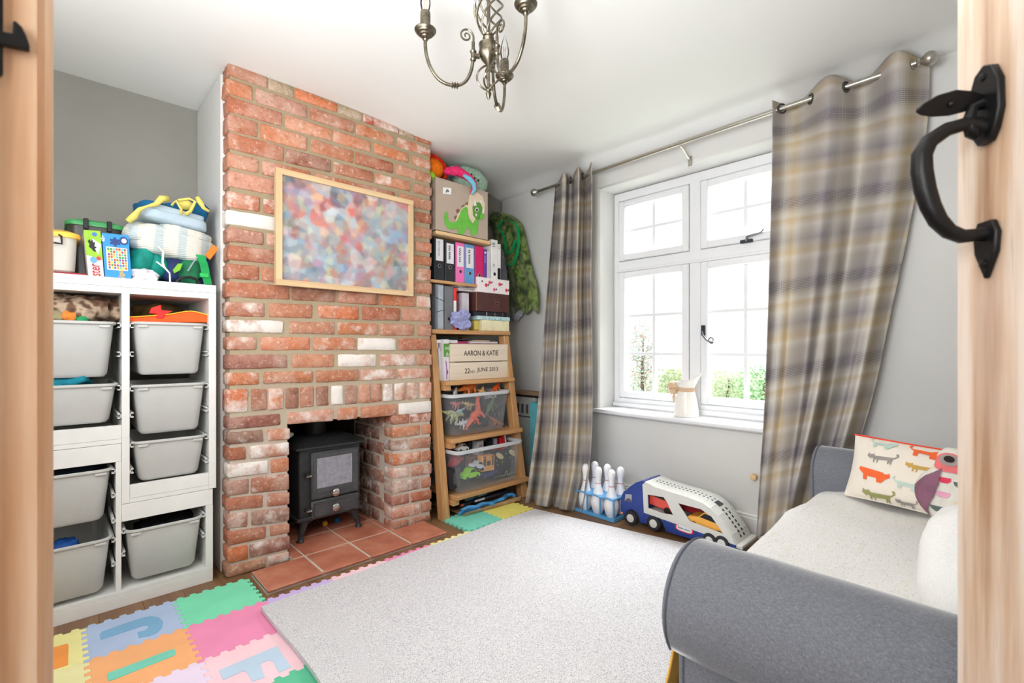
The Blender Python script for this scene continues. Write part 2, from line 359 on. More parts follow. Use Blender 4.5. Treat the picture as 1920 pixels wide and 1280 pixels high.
m_brick = NT('old_red_brick'); b = m_brick; b.set(.9, 0, .15); oi = b.n('ShaderNodeObjectInfo'); gm = b.n('ShaderNodeNewGeometry'); pos = gm.outputs['Position']
n1 = b.noise(22, pos, 4, .6); n2 = b.noise(60, pos, 5, .7); n3 = b.noise(9, pos, 3)
c = b.mix(b.ramp(n1, [(.3, (0, 0, 0)), (.7, (1, 1, 1))]), b.mix(.16, oi.outputs['Color'], rgb(130, 70, 52)), b.mix(.28, oi.outputs['Color'], rgb(226, 176, 150)))
c = b.mix(b.ramp(n3, [(.45, (0, 0, 0)), (.72, (.38, .38, .38))]), c, rgb(226, 202, 186)); c = b.mix(b.ramp(n2, [(.52, (0, 0, 0)), (.7, (.5, .5, .5))]), c, rgb(118, 78, 60)); c = b.mix(b.ramp(b.noise(48, pos, 5, .75), [(.55, (0, 0, 0)), (.68, (.6, .6, .6))]), c, rgb(234, 214, 200))
thr = b.math('ADD', b.math('MULTIPLY', oi.outputs['Alpha'], .66), -.82); wv = b.math('ADD', b.math('ADD', b.math('MULTIPLY', b.noise(13, pos, 3, .55), .7), b.math('MULTIPLY', n2, .3)), thr)
c = b.mix(b.ramp(b.math('MULTIPLY', wv, 5), [(0, (0, 0, 0)), (1, (1, 1, 1))]), c, rgb(236, 228, 220)); b.col(c)
b.bump(b.math('ADD', n2, b.math('MULTIPLY', n1, .6)), .9, .006); m_brick = b.m
OX0, OX1, LZ = .802, 1.343, .655
chim = MB(); XL, XR = .553, 1.588
g = .007
def cw(x0, x1, ya, yb, z0, z1): # wall piece whose front follows the face
    P = [V((x, (yf(x)+ya) if not k else yb, z)) for x in (x0, x1) for k in (0, 1) for z in (z0, z1)]; chim.hexa(P, 0)
cw(XL, OX0-g, g, 2.99, 0, 2.3); cw(OX1+g, XR, g, 2.99, 0, 2.3); cw(OX0-g, OX1+g, g, 2.6, LZ+g, 2.3)
wc = struct(chim, 'wall_chimney', m_mortar, shift=False)
m_soot = mat((34, 32, 31), .95, var=.25, sc_=14, bump=.4, bs=40, spec=.1, name='sooty_render')
struct(MB().box(OX0-.007, OX1+.007, 2.86, 2.9, 0, 1.2).box(OX0-.007, OX1+.007, 2.6, 2.86, .9, .93), 'wall_hearth_back', m_soot)
tag(MB().box(.535, .556, 2.49, 2.995, 0, 2.285, c=.004).build('wall_chimney_side', m_wall), kind='structure')
REDS = [(190, 118, 82), (182, 110, 80), (196, 130, 98), (170, 98, 70), (190, 130, 102), (198, 118, 74), (174, 112, 86), (186, 124, 94)]
def brick(P, color=None, white=None):
    o = MB().rough_block(P, .0045).build('brick', m_brick, wc, smooth=True, angle=55); c = color or random.choice(REDS)
    wv = white if white is not None else random.choice([.1, .15, .2, .3, .42, .5]); k = random.uniform(.93, 1.06)
    o.color = (lin(c[0]*k), lin(c[1]*k), lin(c[2]*k), wv); return o
Z4, Z5, Z6 = (400, 3.2), (400, 4.0), (400, 3.5565)
BUFF = (168, 158, 132); DARK = (92, 62, 56); GREY = (160, 128, 116); PURP = (150, 98, 88); ORG = (212, 116, 68); PNK = (208, 150, 128)
S = {}  # (course, index) -> colour, white
S.update({(1, 1): (BUFF, 0), (1, 3): (BUFF, 0), (1, 5): (BUFF, 0), (1, 4): ((170, 80, 56), .5), (1, 2): (ORG, .1), (5, 1): ((140, 82, 64), .25), (7, 0): (PNK, .35), (9, 0): (None, .95), (10, 0): ((170, 112, 92), .2),
 (2, 1): ((192, 140, 122), .3), (14, 2): (ORG, .45), (15, 0): (None, .72), (15, 1): (None, .4), (16, 3): (None, .75), (16, 1): (ORG, .2), (17, 0): (PURP, .2), (17, 2): (PNK, .8), (17, 3): (PNK, .6), (18, 0): (None, .55), (18, 3): (PNK, .5), (18, 4): (PNK, .6),
 (19, 0): (ORG, .6), (19, 2): (ORG, .55), (19, 3): ((140, 98, 80), .15), (19, 4): ((190, 130, 104), .2), (19, 5): ((150, 108, 92), .3), (19, 6): (PNK, 1), (19, 7): ((165, 122, 102), .3), (19, 10): (None, .7), (19, 11): (None, .6), (19, 12): (None, .65), (19, 13): (PNK, .6), (14, 4): (PNK, .2), (13, 4): (PNK, .65), (13, 1): ((150, 100, 78), .2),
 (20, 0): ((132, 76, 68), .35), (20, 1): (PNK, .5), (20, 4): (None, 1), (21, 0): ((110, 78, 66), .5), (22, 1): (None, .65), (23, 0): (None, .8), (24, 0): (GREY, .35), (24, 1): ((176, 116, 90), .4), (26, 1): (GREY, .5), (27, 0): (None, .3), (28, 0): (ORG, .1), (28, 1): ((140, 92, 84), .45), (29, 0): ((176, 128, 98), .3), (29, 1): (PNK, .6),
 (26, 2): (GREY, .55), (27, 2): ((150, 78, 62), .3), (24, 2): (None, .5), (23, 2): ((120, 84, 74), .6), (28, 2): (PNK, .5), (25, 2): (PNK, .6)})
rows = [
 (1, 117, 140.6, 259, 270.5, Z4, [(106, 325), (331, 485), (491, 745), (751, 895), (901, 1110), (1116, 1205), (1211, 1283)]),
 (2, 147, 176, 276.5, 292, Z4, [(106, 235), (255, 563), (582, 845), (860, 1087), (1108, 1283)]),
 (3, 180, 209, 300, 316, Z4, [(106, 413), (433, 713), (720, 945), (968, 1172), (1198, 1283)]),
 (4, 213, 244, 325, 342, Z4, [(108, 268), (285, 563), (588, 843), (853, 1080), (1097, 1285)]),
 (5, 248, 279, 350, 366, Z4, [(110, 423), (437, 705), (722, 963), (977, 1183), (1208, 1285)]),
 (6, 285, 313, 375, 394, Z4, [(110, 275), (295, 585), (610, 858), (868, 1090), (1115, 1290)]),
 (7, 319, 350, 401, 419, Z4, [(110, 390), (410, 640), (660, 900), (920, 1190), (1212, 1292)]),
 (8, 359, 388, 428, 447, Z4, [(110, 278), (302, 560), (580, 830), (850, 1080), (1100, 1292)]),
 (9, 393, 420, 455, 473, Z4, [(110, 400), (420, 690), (710, 950), (970, 1195), (1216, 1292)]),
 (10, 426, 452, 481, 498, Z4, [(110, 300), (322, 600), (620, 880), (900, 1140), (1160, 1296)]),
 (11, 459, 487, 505, 526, Z4, [(110, 395), (415, 690), (710, 960), (980, 1205), (1222, 1296)]),
 (12, 494, 521, 531, 551, Z5, [(135, 345), (365, 700), (720, 1060), (1080, 1470), (1486, 1632)]),
 (13, 528, 556, 556, 576, Z5, [(135, 575), (590, 915), (935, 1240), (1258, 1520), (1530, 1632)]),
 (14, 565, 592, 580, 602, Z5, [(135, 388), (420, 745), (788, 1092), (1118, 1400), (1412, 1632)]),
 (15, 599, 622, 609, 630, Z5, [(135, 525), (575, 912), (938, 1234), (1250, 1508), (1540, 1632)]),
 (16, 631, 656, 635, 656, Z5, [(135, 325), (360, 727), (750, 1072), (1088, 1372), (1394, 1632)]),
 (17, 665, 692, 664, 684, Z5, [(135, 555), (590, 908), (938, 1222), (1254, 1522), (1530, 1632)]),
 (18, 699, 722, 690, 708, Z5, [(135, 340), (380, 747), (775, 1090), (1106, 1376), (1390, 1632)]),
 (19, 731, 774, 716, 746, Z5, [(135, 260), (288, 402), (414, 526), (545, 642), (655, 757), (775, 867), (888, 973), (990, 1082), (1094, 1176), (1184, 1266), (1277, 1346), (1361, 1441), (1459, 1536), (1554, 1628)]),
 (20, 783, 805, 752, 773, Z5, [(135, 502), (560, 903), (935, 1083), (1108, 1382), (1395, 1630)]),
]
FRONT = {}
for ci, lt, lb, rt, rb, (ox, sc2), js in rows:
    for bi, (a, bq) in enumerate(js):
        pa, pb = ox+a/sc2, ox+bq/sc2
        if pa < 434.5: pa = 429
        def zz(px, l, r_):  # height of a straight course between both ends of the face
            A = atc(432, l); B = atc(803, r_); X = atc(px, 650).x; return lerp(A.z, B.z, (X-A.x)/(B.x-A.x))
        xa, xb = atc(pa, 650).x, atc(pb, 650).x; dy = random.uniform(-.003, .002)
        if pb > 800: xb = 1.596+random.uniform(-.004, .004)
        if pa == 429: xa = .543+random.uniform(-.004, .003)
        dep = .1 if pa == 429 or pb > 800 else .04
        P = []
        for x_, p_ in ((xa, pa), (xb, pb)):
            for yk in (0, 1):
                for zt in (1, 0):
                    P.append(V((x_, yf(x_)+dy+(dep if yk else 0), zz(p_, (lb if zt else lt), (rb if zt else rt))+random.uniform(-.0015, .0015))))
        c, wv = S.get((ci, bi), (None, None)); brick(P, c, wv)
# small dark patch of soot painted brick in course 17
def pier(rows, x0px, x1px, X0, X1):
    for ci, lt, lb, rt, rb, js in rows:
        for bi, (a, bq) in enumerate(js):
            pa, pb = 400+a/3.5565, 400+bq/3.5565; ref0, ref1 = x0px, x1px; P = []
            def zz(px, l, r_):
                A = atc(ref0, l); B = atc(ref1, r_); X = atc(px, 650).x; return lerp(A.z, B.z, (X-A.x)/(B.x-A.x))
            xa, xb = atc(pa, 650).x, atc(pb, 650).x; dy = random.uniform(-.003, .002)
            if bi == 0: xa = X0+random.uniform(-.003, .002)
            if bi == len(js)-1: xb = X1+random.uniform(-.002, .003)
            for x_, p_ in ((xa, pa), (xb, pb)):
                for yk in (0, 1):
                    for zt in (1, 0): P.append(V((x_, yf(x_)+dy+(.1 if yk else 0), max(.003, zz(p_, (lb if zt else lt), (rb if zt else rt))))))
            c, wv = S.get((ci, bi if X0 < 1 else bi+2), (None, None)); brick(P, c, wv)
pier([(21, 810, 833, 802, 823, [(105, 335), (362, 512)]), (22, 840, 864, 829, 853, [(105, 217), (243, 512)]), (23, 871, 895, 858, 883, [(105, 365), (386, 512)]),
 (24, 902, 929, 887, 917, [(105, 238), (253, 512)]), (25, 934, 958, 922, 945, [(105, 332), (358, 512)]), (26, 964, 991, 950, 976, [(105, 232), (256, 512)]),
 (27, 996, 1023, 981, 999, [(105, 352), (378, 512)]), (28, 1028, 1055, 1004, 1029, [(105, 228), (240, 512)]), (29, 1061, 1088, 1034, 1052, [(105, 352), (368, 512)])], 432, 544, .543, OX0)
pier([(21, 779, 796, 773, 789, [(1197, 1306), (1318, 1450)]), (22, 802, 821, 795, 813, [(1197, 1377), (1393, 1450)]), (23, 827, 846, 819, 838, [(1197, 1302), (1312, 1450)]),
 (24, 852, 873, 844, 863, [(1197, 1386), (1396, 1450)]), (25, 879, 898, 869, 888, [(1197, 1307), (1324, 1450)]), (26, 904, 926, 894, 912, [(1197, 1379), (1392, 1450)]),
 (27, 931, 949, 918, 935, [(1197, 1307), (1320, 1450)]), (28, 954, 974, 940, 958, [(1197, 1377), (1388, 1450)]), (29, 979, 999, 964, 984, [(1197, 1303), (1322, 1450)])], 737, 807, OX1, 1.594)
# inner reveal bricks (faces -X on the right, +X on the left), sooty towards the back
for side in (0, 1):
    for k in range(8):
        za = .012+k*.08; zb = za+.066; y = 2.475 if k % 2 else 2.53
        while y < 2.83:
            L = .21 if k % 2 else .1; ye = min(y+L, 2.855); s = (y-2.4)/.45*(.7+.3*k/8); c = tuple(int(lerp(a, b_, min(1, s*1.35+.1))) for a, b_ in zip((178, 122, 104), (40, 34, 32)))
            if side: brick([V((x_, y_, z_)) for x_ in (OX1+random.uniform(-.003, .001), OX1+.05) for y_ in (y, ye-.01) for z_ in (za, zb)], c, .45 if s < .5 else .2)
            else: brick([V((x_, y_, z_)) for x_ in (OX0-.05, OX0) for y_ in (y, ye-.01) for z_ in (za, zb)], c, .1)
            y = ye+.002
# ---- hearth
m_tile = NT('terracotta'); b = m_tile; b.set(.5, 0, .4); gp = b.n('ShaderNodeNewGeometry').outputs['Position']; f = b.noise(7, gp, 4, .6); c = b.ramp(f, [(.3, rgb(166, 96, 74)), (.5, rgb(190, 118, 92)), (.72, rgb(208, 146, 120))]); c = b.mix(b.math('MULTIPLY', b.noise(40, gp, 5), .35), c, rgb(150, 85, 65)); b.col(c); b.bump(b.noise(50, gp, 4), .25, .002); m_tile = b.m
HX = [.62, .858, 1.083, 1.31, 1.535]
hx_, hy_ = (HX[0], HX[-1]), (2.118, 2.36)
mb = MB().box(HX[0]+.004, HX[-1]-.004, 2.124, 2.345, .001, .0225).box(OX0+.002, OX1-.002, 2.3452, 2.855, .001, .0225)
he = tag(mb.build('hearth', mat((200, 184, 168), .9, bump=.4, bs=90, name='tile_grout')), 'raised terracotta tiled hearth in front of and under the black stove', 'hearth')
cols = [(HX[i], HX[i+1]) for i in range(4)]
for i, (a, bq) in enumerate(cols):
    yb_ = 2.345; MB().box(a+.004, bq-.004, 2.116, yb_-.0, .0135, .024, c=.003).build('tile', m_tile, he)
for a, bq in ((OX0+.003, .855), (.861, 1.08), (1.086, 1.307), (1.313, OX1-.003)):
    for ya, yb_ in ((2.353, 2.572), (2.58, 2.8)): MB().box(a, bq, ya, yb_, .0135, .024, c=.002).build('tile', m_tile, he)
# ---- pine door frame at the left
m_pine = wood('orange_pine', (222, 172, 130), (244, 220, 192), 2, 6, .35)
J = MB().box(-.125, -.02, .6, .664, 0, 2.06, c=.003).box(-.13, -.014, .594, .6, 0, 2.06).box(-.075, -.045, .578, .6, 0, 2.06, c=.004)
J.box(-.02, -.004, .598, .68, 0, 2.1, c=.005)
fr = struct(J, 'trim_2', m_pine, smooth=True)
_kz = at(30, 60, X=-.02).z
m_iron = mat((14, 14, 17), .42, .3, var=.15, sc_=40, bump=.3, bs=30, spec=.5, name='black_iron')
# ================================================================ LEFT ALCOVE
FY = 2.43; BY = 2.86
m_mel = mat((233, 232, 228), .42, var=.015, name='white_melamine'); m_plas = mat((222, 222, 219), .38, var=.01, name='white_plastic')
def runner(x, z, s, par):
    MB().box(x, x+s*.012, FY+.002, FY+.2, z-.012, z-.008).box(x, x+s*.012, FY+.002, FY+.2, z+.004, z+.008).box(x, x+s*.003, FY+.002, FY+.2, z-.012, z+.008).build('runner', m_plas, par)
up = thing('storage_unit', 'upper white stepped storage frame holding five grey tubs in the left alcove', 'storage unit', (0, 2.64, .407))
MB().box(-.49, .505, FY, BY, 1.270, 1.305, c=.001).build('top_panel', m_mel, up, bevel=.0015)
MB().box(-.465, .477, FY+.002, BY-.01, 1.245, 1.2695).build('top_rail', m_mel, up)
MB().box(.477, .505, FY, BY, .407, 1.2695, c=.001).build('side_panel', m_mel, up)
MB().box(-.49, -.465, FY, BY, .65, 1.2695, c=.001).build('side_panel', m_mel, up)
MB().box(.180, .205, FY, BY, .407, 1.2445, c=.001).build('divider', m_mel, up)
MB().box(-.145, -.12, FY, BY, .70, 1.2445, c=.001).build('divider', m_mel, up)
MB().box(.2055, .4765, FY, FY+.018, .425, .478).box(.2055, .4765, FY+.018, BY, .425, .44).build('bottom_shelf', m_mel, up, bevel=.001)
MB().box(.2055, .4765, FY+.001, BY, .407, .4245).build('bottom_rail', m_mel, up)
MB().box(-.465, .1795, FY, FY+.018, .668, .722).box(-.465, .1795, FY+.018, BY, .668, .683).build('bottom_shelf', m_mel, up, bevel=.001)
MB().box(-.465, .1795, FY+.001, BY, .65, .6675).build('bottom_rail', m_mel, up)
low = thing('storage_unit', 'lower white stepped storage frame standing on the floor with three grey tubs', 'storage unit', (0, 2.64, 0))
MB().box(-.49, .179, FY, BY, .578, .648).build('top_panel', m_mel, low, bevel=.0015)
MB().box(.162, .179, FY+.001, BY, .0655, .5775).build('divider', m_mel, low)
MB().box(.1795, .492, FY, BY, .337, .405).build('step_panel', m_mel, low, bevel=.0015)
MB().box(.465, .492, FY, BY, .0655, .3365).build('side_panel', m_mel, low)
MB().box(-.49, -.465, FY, BY, .0655, .5775).build('side_panel', m_mel, low)
MB().box(-.145, -.12, FY, BY, .0655, .5775).build('divider', m_mel, low)
MB().box(-.49, .492, FY-.002, BY, 0, .050).box(-.49, .492, FY-.001, BY, .0505, .065).build('base', m_mel, low, bevel=.001)
for z in (1.12, 1.005, .865, .76, .64, .535): runner(.2055, z, 1, up); runner(.4765, z, -1, up)
for z in (1.12, 1.005, .872, .76): runner(.1795, z, -1, up)
for z in (.545, .45, .35, .275, .18): runner(.1615, z, -1, low)
for z in (.30, .21): runner(.1796, z, 1, low); runner(.4645, z, -1, low)
m_bin = mat((200, 200, 197), .42, var=.015, bump=.05, bs=300, name='pale_grey_plastic')
def rr(cx, cy, w_, d, r, z, n=5):
    out = []
    for k, (sx, sy) in enumerate(((1, 1), (-1, 1), (-1, -1), (1, -1))):
        for i in range(n+1):
            a = math.pi/2*(k+i/n); out.append(V((cx+sx*(w_/2-r)+r*math.cos(a), cy+sy*(d/2-r)+r*math.sin(a), z)))
    return out
def rings(mb, R, mi=0, capb=True, capt=False):
    n = len(R[0]); vs = [p for r_ in R for p in r_]; fs = [(i*n+k, i*n+(k+1) % n, (i+1)*n+(k+1) % n, (i+1)*n+k) for i in range(len(R)-1) for k in range(n)]
    if capb: fs.append(tuple(range(n))[::-1])
    if capt: fs.append(tuple((len(R)-1)*n+k for k in range(n)))
    return mb.add(vs, fs, mi)
def tub(x0, x1, y0, y1, zb, zt, r=.035, inset=.02, lip=.007, t=.003):
    cx, cy, w_, d = (x0+x1)/2, (y0+y1)/2, x1-x0-2*lip, y1-y0-2*lip; mb = MB(); i2 = inset*2
    R = [rr(cx, cy, w_-i2-.02, d-i2-.02, r*.7, zb), rr(cx, cy, w_-i2, d-i2, r, zb+.012), rr(cx, cy, w_-.004, d-.004, r, zt-.014), rr(cx, cy, w_+lip, d+lip, r+.004, zt-.013), rr(cx, cy, w_+2*lip, d+2*lip, r+lip, zt-.009),
         rr(cx, cy, w_+2*lip, d+2*lip, r+lip, zt-.002), rr(cx, cy, w_+lip, d+lip, r+lip, zt), rr(cx, cy, w_-.006, d-.006, r, zt-.002), rr(cx, cy, w_-i2-2*t, d-i2-2*t, r*.8, zb+.016), rr(cx, cy, w_-i2-.04, d-i2-.04, r*.6, zb+.012)]
    rings(mb, R); n = len(R[0]); mb.f.append(tuple(len(mb.v)-n+k for k in range(n))); mb.mi.append(0); return mb
def bin_(x0, x1, zt, zb, label, fwd=0, w2=0):
    t = thing('storage_tub', label, 'tub', ((x0+x1)/2, 2.64, zb), 'grey plastic storage tubs')
    tub(x0, x1, FY-.008-fwd, BY-.03-fwd, zb, zt).build('tub_shell', m_bin, t, smooth=True)
    for s in (0, 1):
        xx = x0+.02 if not s else x1-.055; MB().box(xx, xx+.035, FY-.006-fwd, FY+.0-fwd, zt-.024, zt-.014, c=.002).build('grip', m_bin, t)
    return t
bin_(.209, .473, 1.135, .917, 'top right grey tub, with the orange toy lying on it')
bin_(.209, .473, .878, .673, 'middle grey tub of the right column, below the one with the orange toy')
bin_(.209, .473, .649, .481, 'lowest of the three grey tubs in the right column above the step')
bin_(.186, .458, .3, .087, 'grey tub on the bottom right beside the brick chimney breast', .012)
bin_(-.113, .166, 1.131, .915, 'top left grey tub, overflowing with camouflage cloth')
bin_(-.113, .172, .889, .735, 'grey tub with teal cloth in it, below the one with camouflage cloth')
bin_(-.113, .155, .558, .357, 'upper grey tub of the lower left pair', .005)
bin_(-.113, .153, .293, .083, 'bottom left grey tub with a blue item inside', .02)
# --- cloth and toys in the tubs
m_camo = NT('brown_camouflage'); b = m_camo; b.set(.95, 0, .1); co = b.coord(); b.col(b.ramp(b.noise(14, co, 2), [(.36, rgb(70, 48, 38)), (.46, rgb(120, 92, 74)), (.54, rgb(188, 165, 142)), (.66, rgb(96, 72, 58))], 'EASE')); b.bump(b.noise(30, co), .6, .006); m_camo = m_camo.m
def heap(name, label, cat, parts, m, grp=None, n=20):
    mb = MB()
    for (c, r, rotz, roty, seed) in parts: mb.ell(c, r, n, .8, 0, Matrix.Rotation(rotz, 3, 'Z') @ Matrix.Rotation(roty, 3, 'Y'), .45, seed)
    return tag(mb.build(name, m, smooth=True, angle=0), label, cat, grp)
def pc(px, py, Y): return at(px, py, Y=Y)
heap('camouflage_cloth', 'crumpled brown camouflage cloth in the top left tub', 'cloth', [(pc(150, 584, 2.55), (.09, .09, .058), .3, -.2, 1), (pc(105, 578, 2.56), (.08, .08, .055), 0, 0, 2), (pc(188, 584, 2.6), (.06, .09, .052), .9, .3, 3), (pc(80, 590, 2.52), (.05, .05, .035), 0, 0, 4)], m_camo)
heap('orange_cloth', 'small orange cloth corner tucked under the camouflage cloth', 'cloth', [(pc(130, 594, 2.475), (.03, .02, .018), .2, .2, 5)], mat((240, 140, 60), .9))
heap('green_toy', 'small green toy between the camouflage cloth and the tub rim', 'toy', [(pc(153, 599, 2.47), (.02, .015, .012), .2, .1, 6)], mat((30, 150, 90), .6))
heap('olive_cloth', 'folded olive and cream cloth in front of the camouflage cloth', 'cloth', [(pc(100, 592, 2.475), (.045, .02, .02), 0, .1, 7)], mat((160, 148, 112), .95, var=.2))
heap('teal_cloth', 'teal cloth bulging over the rim of the second left tub', 'cloth', [(pc(125, 716, 2.5), (.07, .05, .022), 0, -.1, 8), (pc(100, 722, 2.49), (.05, .04, .014), 0, 0, 9)], mat((22, 128, 148), .9, var=.15))
heap('blue_toy', 'bright blue item in the bottom left tub', 'toy', [(pc(122, 1020, 2.52), (.04, .04, .02), 0, 0, 10)], mat((25, 85, 165), .6))
heap('black_cloth', 'black cloth lying in the bottom right tub', 'cloth', [(pc(330, 975, 2.62), (.08, .08, .04), 0, 0, 11), (pc(290, 985, 2.6), (.07, .07, .03), 0, 0, 12)], mat((30, 32, 38), .9, var=.2))
heap('dark_cloth', 'dark blue cloth in the upper tub of the lower left pair', 'cloth', [(pc(140, 880, 2.6), (.09, .09, .03), 0, 0, 13)], mat((36, 44, 60), .9, var=.2))
heap('brown_cloth', 'dark olive bag lying at the back of the top right tub', 'bag', [(pc(300, 590, 2.7), (.09, .06, .05), 0, 0, 14)], mat((96, 78, 40), .9, var=.2))
# orange toy wings with red bow
t = thing('orange_toy', 'flat orange toy with a yellow edge and red bow on the top right tub', 'toy', pc(318, 600, 2.5))
mb = MB(); N = 14; top = [pc(lerp(240, 390, i/N), 590+2*math.cos(i/N*6)-9*math.exp(-((i/N-.8)/.2)**2)+3, 2.46) for i in range(N+1)]; bot = [pc(lerp(390, 240, i/N), 604.5, 2.46) for i in range(N+1)]
mb.poly(top+bot, (0, .12, .004)).build('body', mat((246, 98, 34), .7), t, bevel=.003)
MB().tube([p+V((0, -.002, .002)) for p in top], .0025, 6).build('trim', mat((250, 200, 60), .7), t)
MB().poly([pc(*q, 2.455) for q in ((284, 577), (302, 571), (303, 581), (324, 583), (310, 590), (306, 597), (292, 596), (294, 588), (280, 587))], (0, .02, 0)).build('bow', mat((240, 52, 50), .75), t, bevel=.003)
# ---- things on top of the unit, z = 1.305
ZT = 1.3055
m_frost = NT('frosted_plastic'); m_frost.set(.35, 0, .5); m_frost.b.inputs['Base Color'].default_value = rgb(226, 224, 216); m_frost.b.inputs['Transmission Weight'].default_value = .25; m_frost = m_frost.m
def lidbox(x0, x1, y0, y1, z0, z1, label, mbody, mlid, nm='lidded_box'):
    t = thing(nm, label, 'box', ((x0+x1)/2, (y0+y1)/2, z0)); cx, cy = (x0+x1)/2, (y0+y1)/2; w_, d = x1-x0, y1-y0
    mb = MB(); rings(mb, [rr(cx, cy, w_-.045, d-.045, .025, z0), rr(cx, cy, w_-.03, d-.03, .03, z0+.008), rr(cx, cy, w_-.018, d-.018, .03, z1-.03)], capt=True); mb.build('box_body', mbody, t, smooth=True)
    mb = MB(); rings(mb, [rr(cx, cy, w_, d, .035, z1-.031), rr(cx, cy, w_+.004, d+.004, .037, z1-.02), rr(cx, cy, w_-.004, d-.004, .035, z1-.012), rr(cx, cy, w_-.012, d-.012, .03, z1-.011), rr(cx, cy, w_-.05, d-.05, .03, z1-.002), rr(cx, cy, w_-.07, d-.07, .03, z1)], capt=True); mb.build('lid', mlid, t, smooth=True)
    return t
ZB = ZT+.0105
tag(MB().box(-.28, .08, 2.47, 2.72, ZT, ZT+.010, c=.002).build('red_book', mat((150, 30, 42), .5)), 'thin dark red book under the yellow-lidded box', 'book')
xr = at(149, 480, Y=2.48).x
yl = lidbox(-.28, xr+.003, 2.475, 2.75, ZB, at(120, 429, Y=2.48).z, 'frosted storage box with yellow lid and black handle, against the door frame', mat((206, 202, 192), .45, var=.02), mat((250, 196, 78), .4), 'storage_box')
a, b2 = at(74, 452.5, Y=2.47), at(116, 457, Y=2.47); c_ = at(115, 441, Y=2.472)
MB().tube([a, V((a.x*.4+b2.x*.6, a.y, b2.z+.002)), b2, c_+V((0, 0, -.003)), c_+V((-.008, 0, .002))], .0035, 8).build('handle', BLACK, yl, smooth=True)
m_green = mat((70, 160, 92), .4, var=.04); 
g0, g1 = at(122, 430, Y=2.66), at(236, 430, Y=2.66)
gb = lidbox(g0.x, g1.x, 2.66, 2.93, ZT, at(150, 408.5, Y=2.68).z, 'storage box with green lid and black clips behind the games', mat((70, 66, 60), .35, var=.1), m_green, 'storage_box')
for px_ in (161, 205):
    p = at(px_, 425, Y=2.655); zt_ = at(150, 408.5, Y=2.68).z; MB().box(p.x-.008, p.x+.008, 2.645, 2.662, zt_-.048, zt_-.004, c=.002).build('clip', BLACK, gb)
def printbox(name, label, q, dep, mbody, cat='game'):
    """q = four front corners (tl, tr, br, bl) as 3-D points"""
    q = [V(p) for p in q]; c = sum(q, V())/4; c.z = min(p.z for p in q); t = thing(name, label, cat, c)
    n = (q[1]-q[0]).cross(q[3]-q[0]).normalized(); n = n if n.y > 0 else -n
    MB().poly(q, n*dep).build('box_body', mbody, t, bevel=.001)
    def F(u, v, o=.0006): return (q[0]*(1-u)+q[1]*u)*(1-v)+(q[3]*(1-u)+q[2]*u)*v-n*o
    return t, F
def P4(tl, tr, br, bl, Y, zb=None):
    r = [at(*p, Y=Y) for p in (tl, tr, br, bl)]
    if zb is not None:
        for p in r[2:]: p.z = zb
    return r
def flat(F, pts, m, t, name, o=.0008, d=.0004): return MB().poly([F(u, v, o) for u, v in pts], V((0, -d, 0))).build(name, m, t)
def circ(u, v, ru, rv, n=14): return [(u+ru*math.cos(2*math.pi*k/n), v+rv*math.sin(2*math.pi*k/n)) for k in range(n)]
g1_, F = printbox('board_game', 'tall narrow game box with lime green top and red letters on white', P4((157, 431), (188, 433), (195.5, 522), (166, 520), 2.452, ZT), .2, mat((222, 220, 216), .5, var=.02))
flat(F, [(0, 0), (1, 0), (1, .62), (.6, .62), (.3, .56), (0, .54)], mat((150, 200, 40), .5), g1_, 'green_panel')
flat(F, circ(.62, .08, .16, .045), mat((70, 120, 190), .5), g1_, 'emblem', .0014)
flat(F, [(.45, .17), (1, .3), (.72, .52), (.5, .3)], WHITE, g1_, 'white_panel', .0013)
flat(F, [(.16, .24), (.3, .19), (.36, .24), (.45, .18), (.5, .26), (.62, .24), (.56, .34), (.7, .36), (.55, .4), (.66, .46), (.45, .45), (.36, .4), (.2, .36), (.26, .3)], BLACK, g1_, 'monster_print', .0018)
flat(F, circ(.42, .64, .22, .07), mat((100, 170, 220), .5), g1_, 'blue_seal', .0013); flat(F, circ(.75, .6, .15, .045), mat((225, 60, 70), .5), g1_, 'red_seal', .0018)
o0 = F(.78, .985, .001); text('ster', o0, F(.78, .7)-F(.78, .985), F(.3, .9)-F(.8, .9), (F(.78, .985)-F(.78, .72)).length, .028, mat((190, 30, 50), .5), g1_, bold=True)
g2_, F = printbox('jigsaw_box', 'bright blue jigsaw box printed with a grid of little pictures', P4((190.5, 436), (241, 441), (247, 525), (197, 523), 2.452, ZT), .2, mat((40, 142, 205), .45, var=.02))
flat(F, [(.12, .3), (.9, .31), (.88, .82), (.1, .82)], mat((236, 228, 200), .5), g2_, 'picture_panel')
cc = [(225, 60, 60), (240, 150, 50), (250, 205, 70), (60, 150, 80), (70, 110, 180), (150, 60, 120), (90, 190, 200), (200, 90, 60)]; rnd = random.Random(3)
for i in range(7):
    for j in range(8):
        u = .16+.72*i/7; v = .325+.48*j/8; flat(F, [(u, v), (u+.08, v+.001), (u+.078, v+.05), (u, v+.048)], mat(rnd.choice(cc), .5), g2_, 'print_square', .0012)
NAVY = mat((28, 60, 128), .5)
flat(F, [(.28, .12), (.42, .12), (.42, .08), (.52, .08), (.52, .12), (.66, .12), (.66, .16), (.6, .17), (.66, .19), (.66, .24), (.52, .24), (.52, .28), (.42, .28), (.42, .24), (.28, .24), (.28, .2), (.34, .18), (.28, .16)], NAVY, g2_, 'jigsaw_piece_print')
flat(F, circ(.8, .14, .17, .095), NAVY, g2_, 'seal'); flat(F, circ(.81, .14, .1, .055), WHITE, g2_, 'seal_centre', .0014)
text('48+', F(.1, .2, .001), F(.1, .05)-F(.1, .2), F(.0, .1)-F(.1, .1), .025, .012, WHITE, g2_)
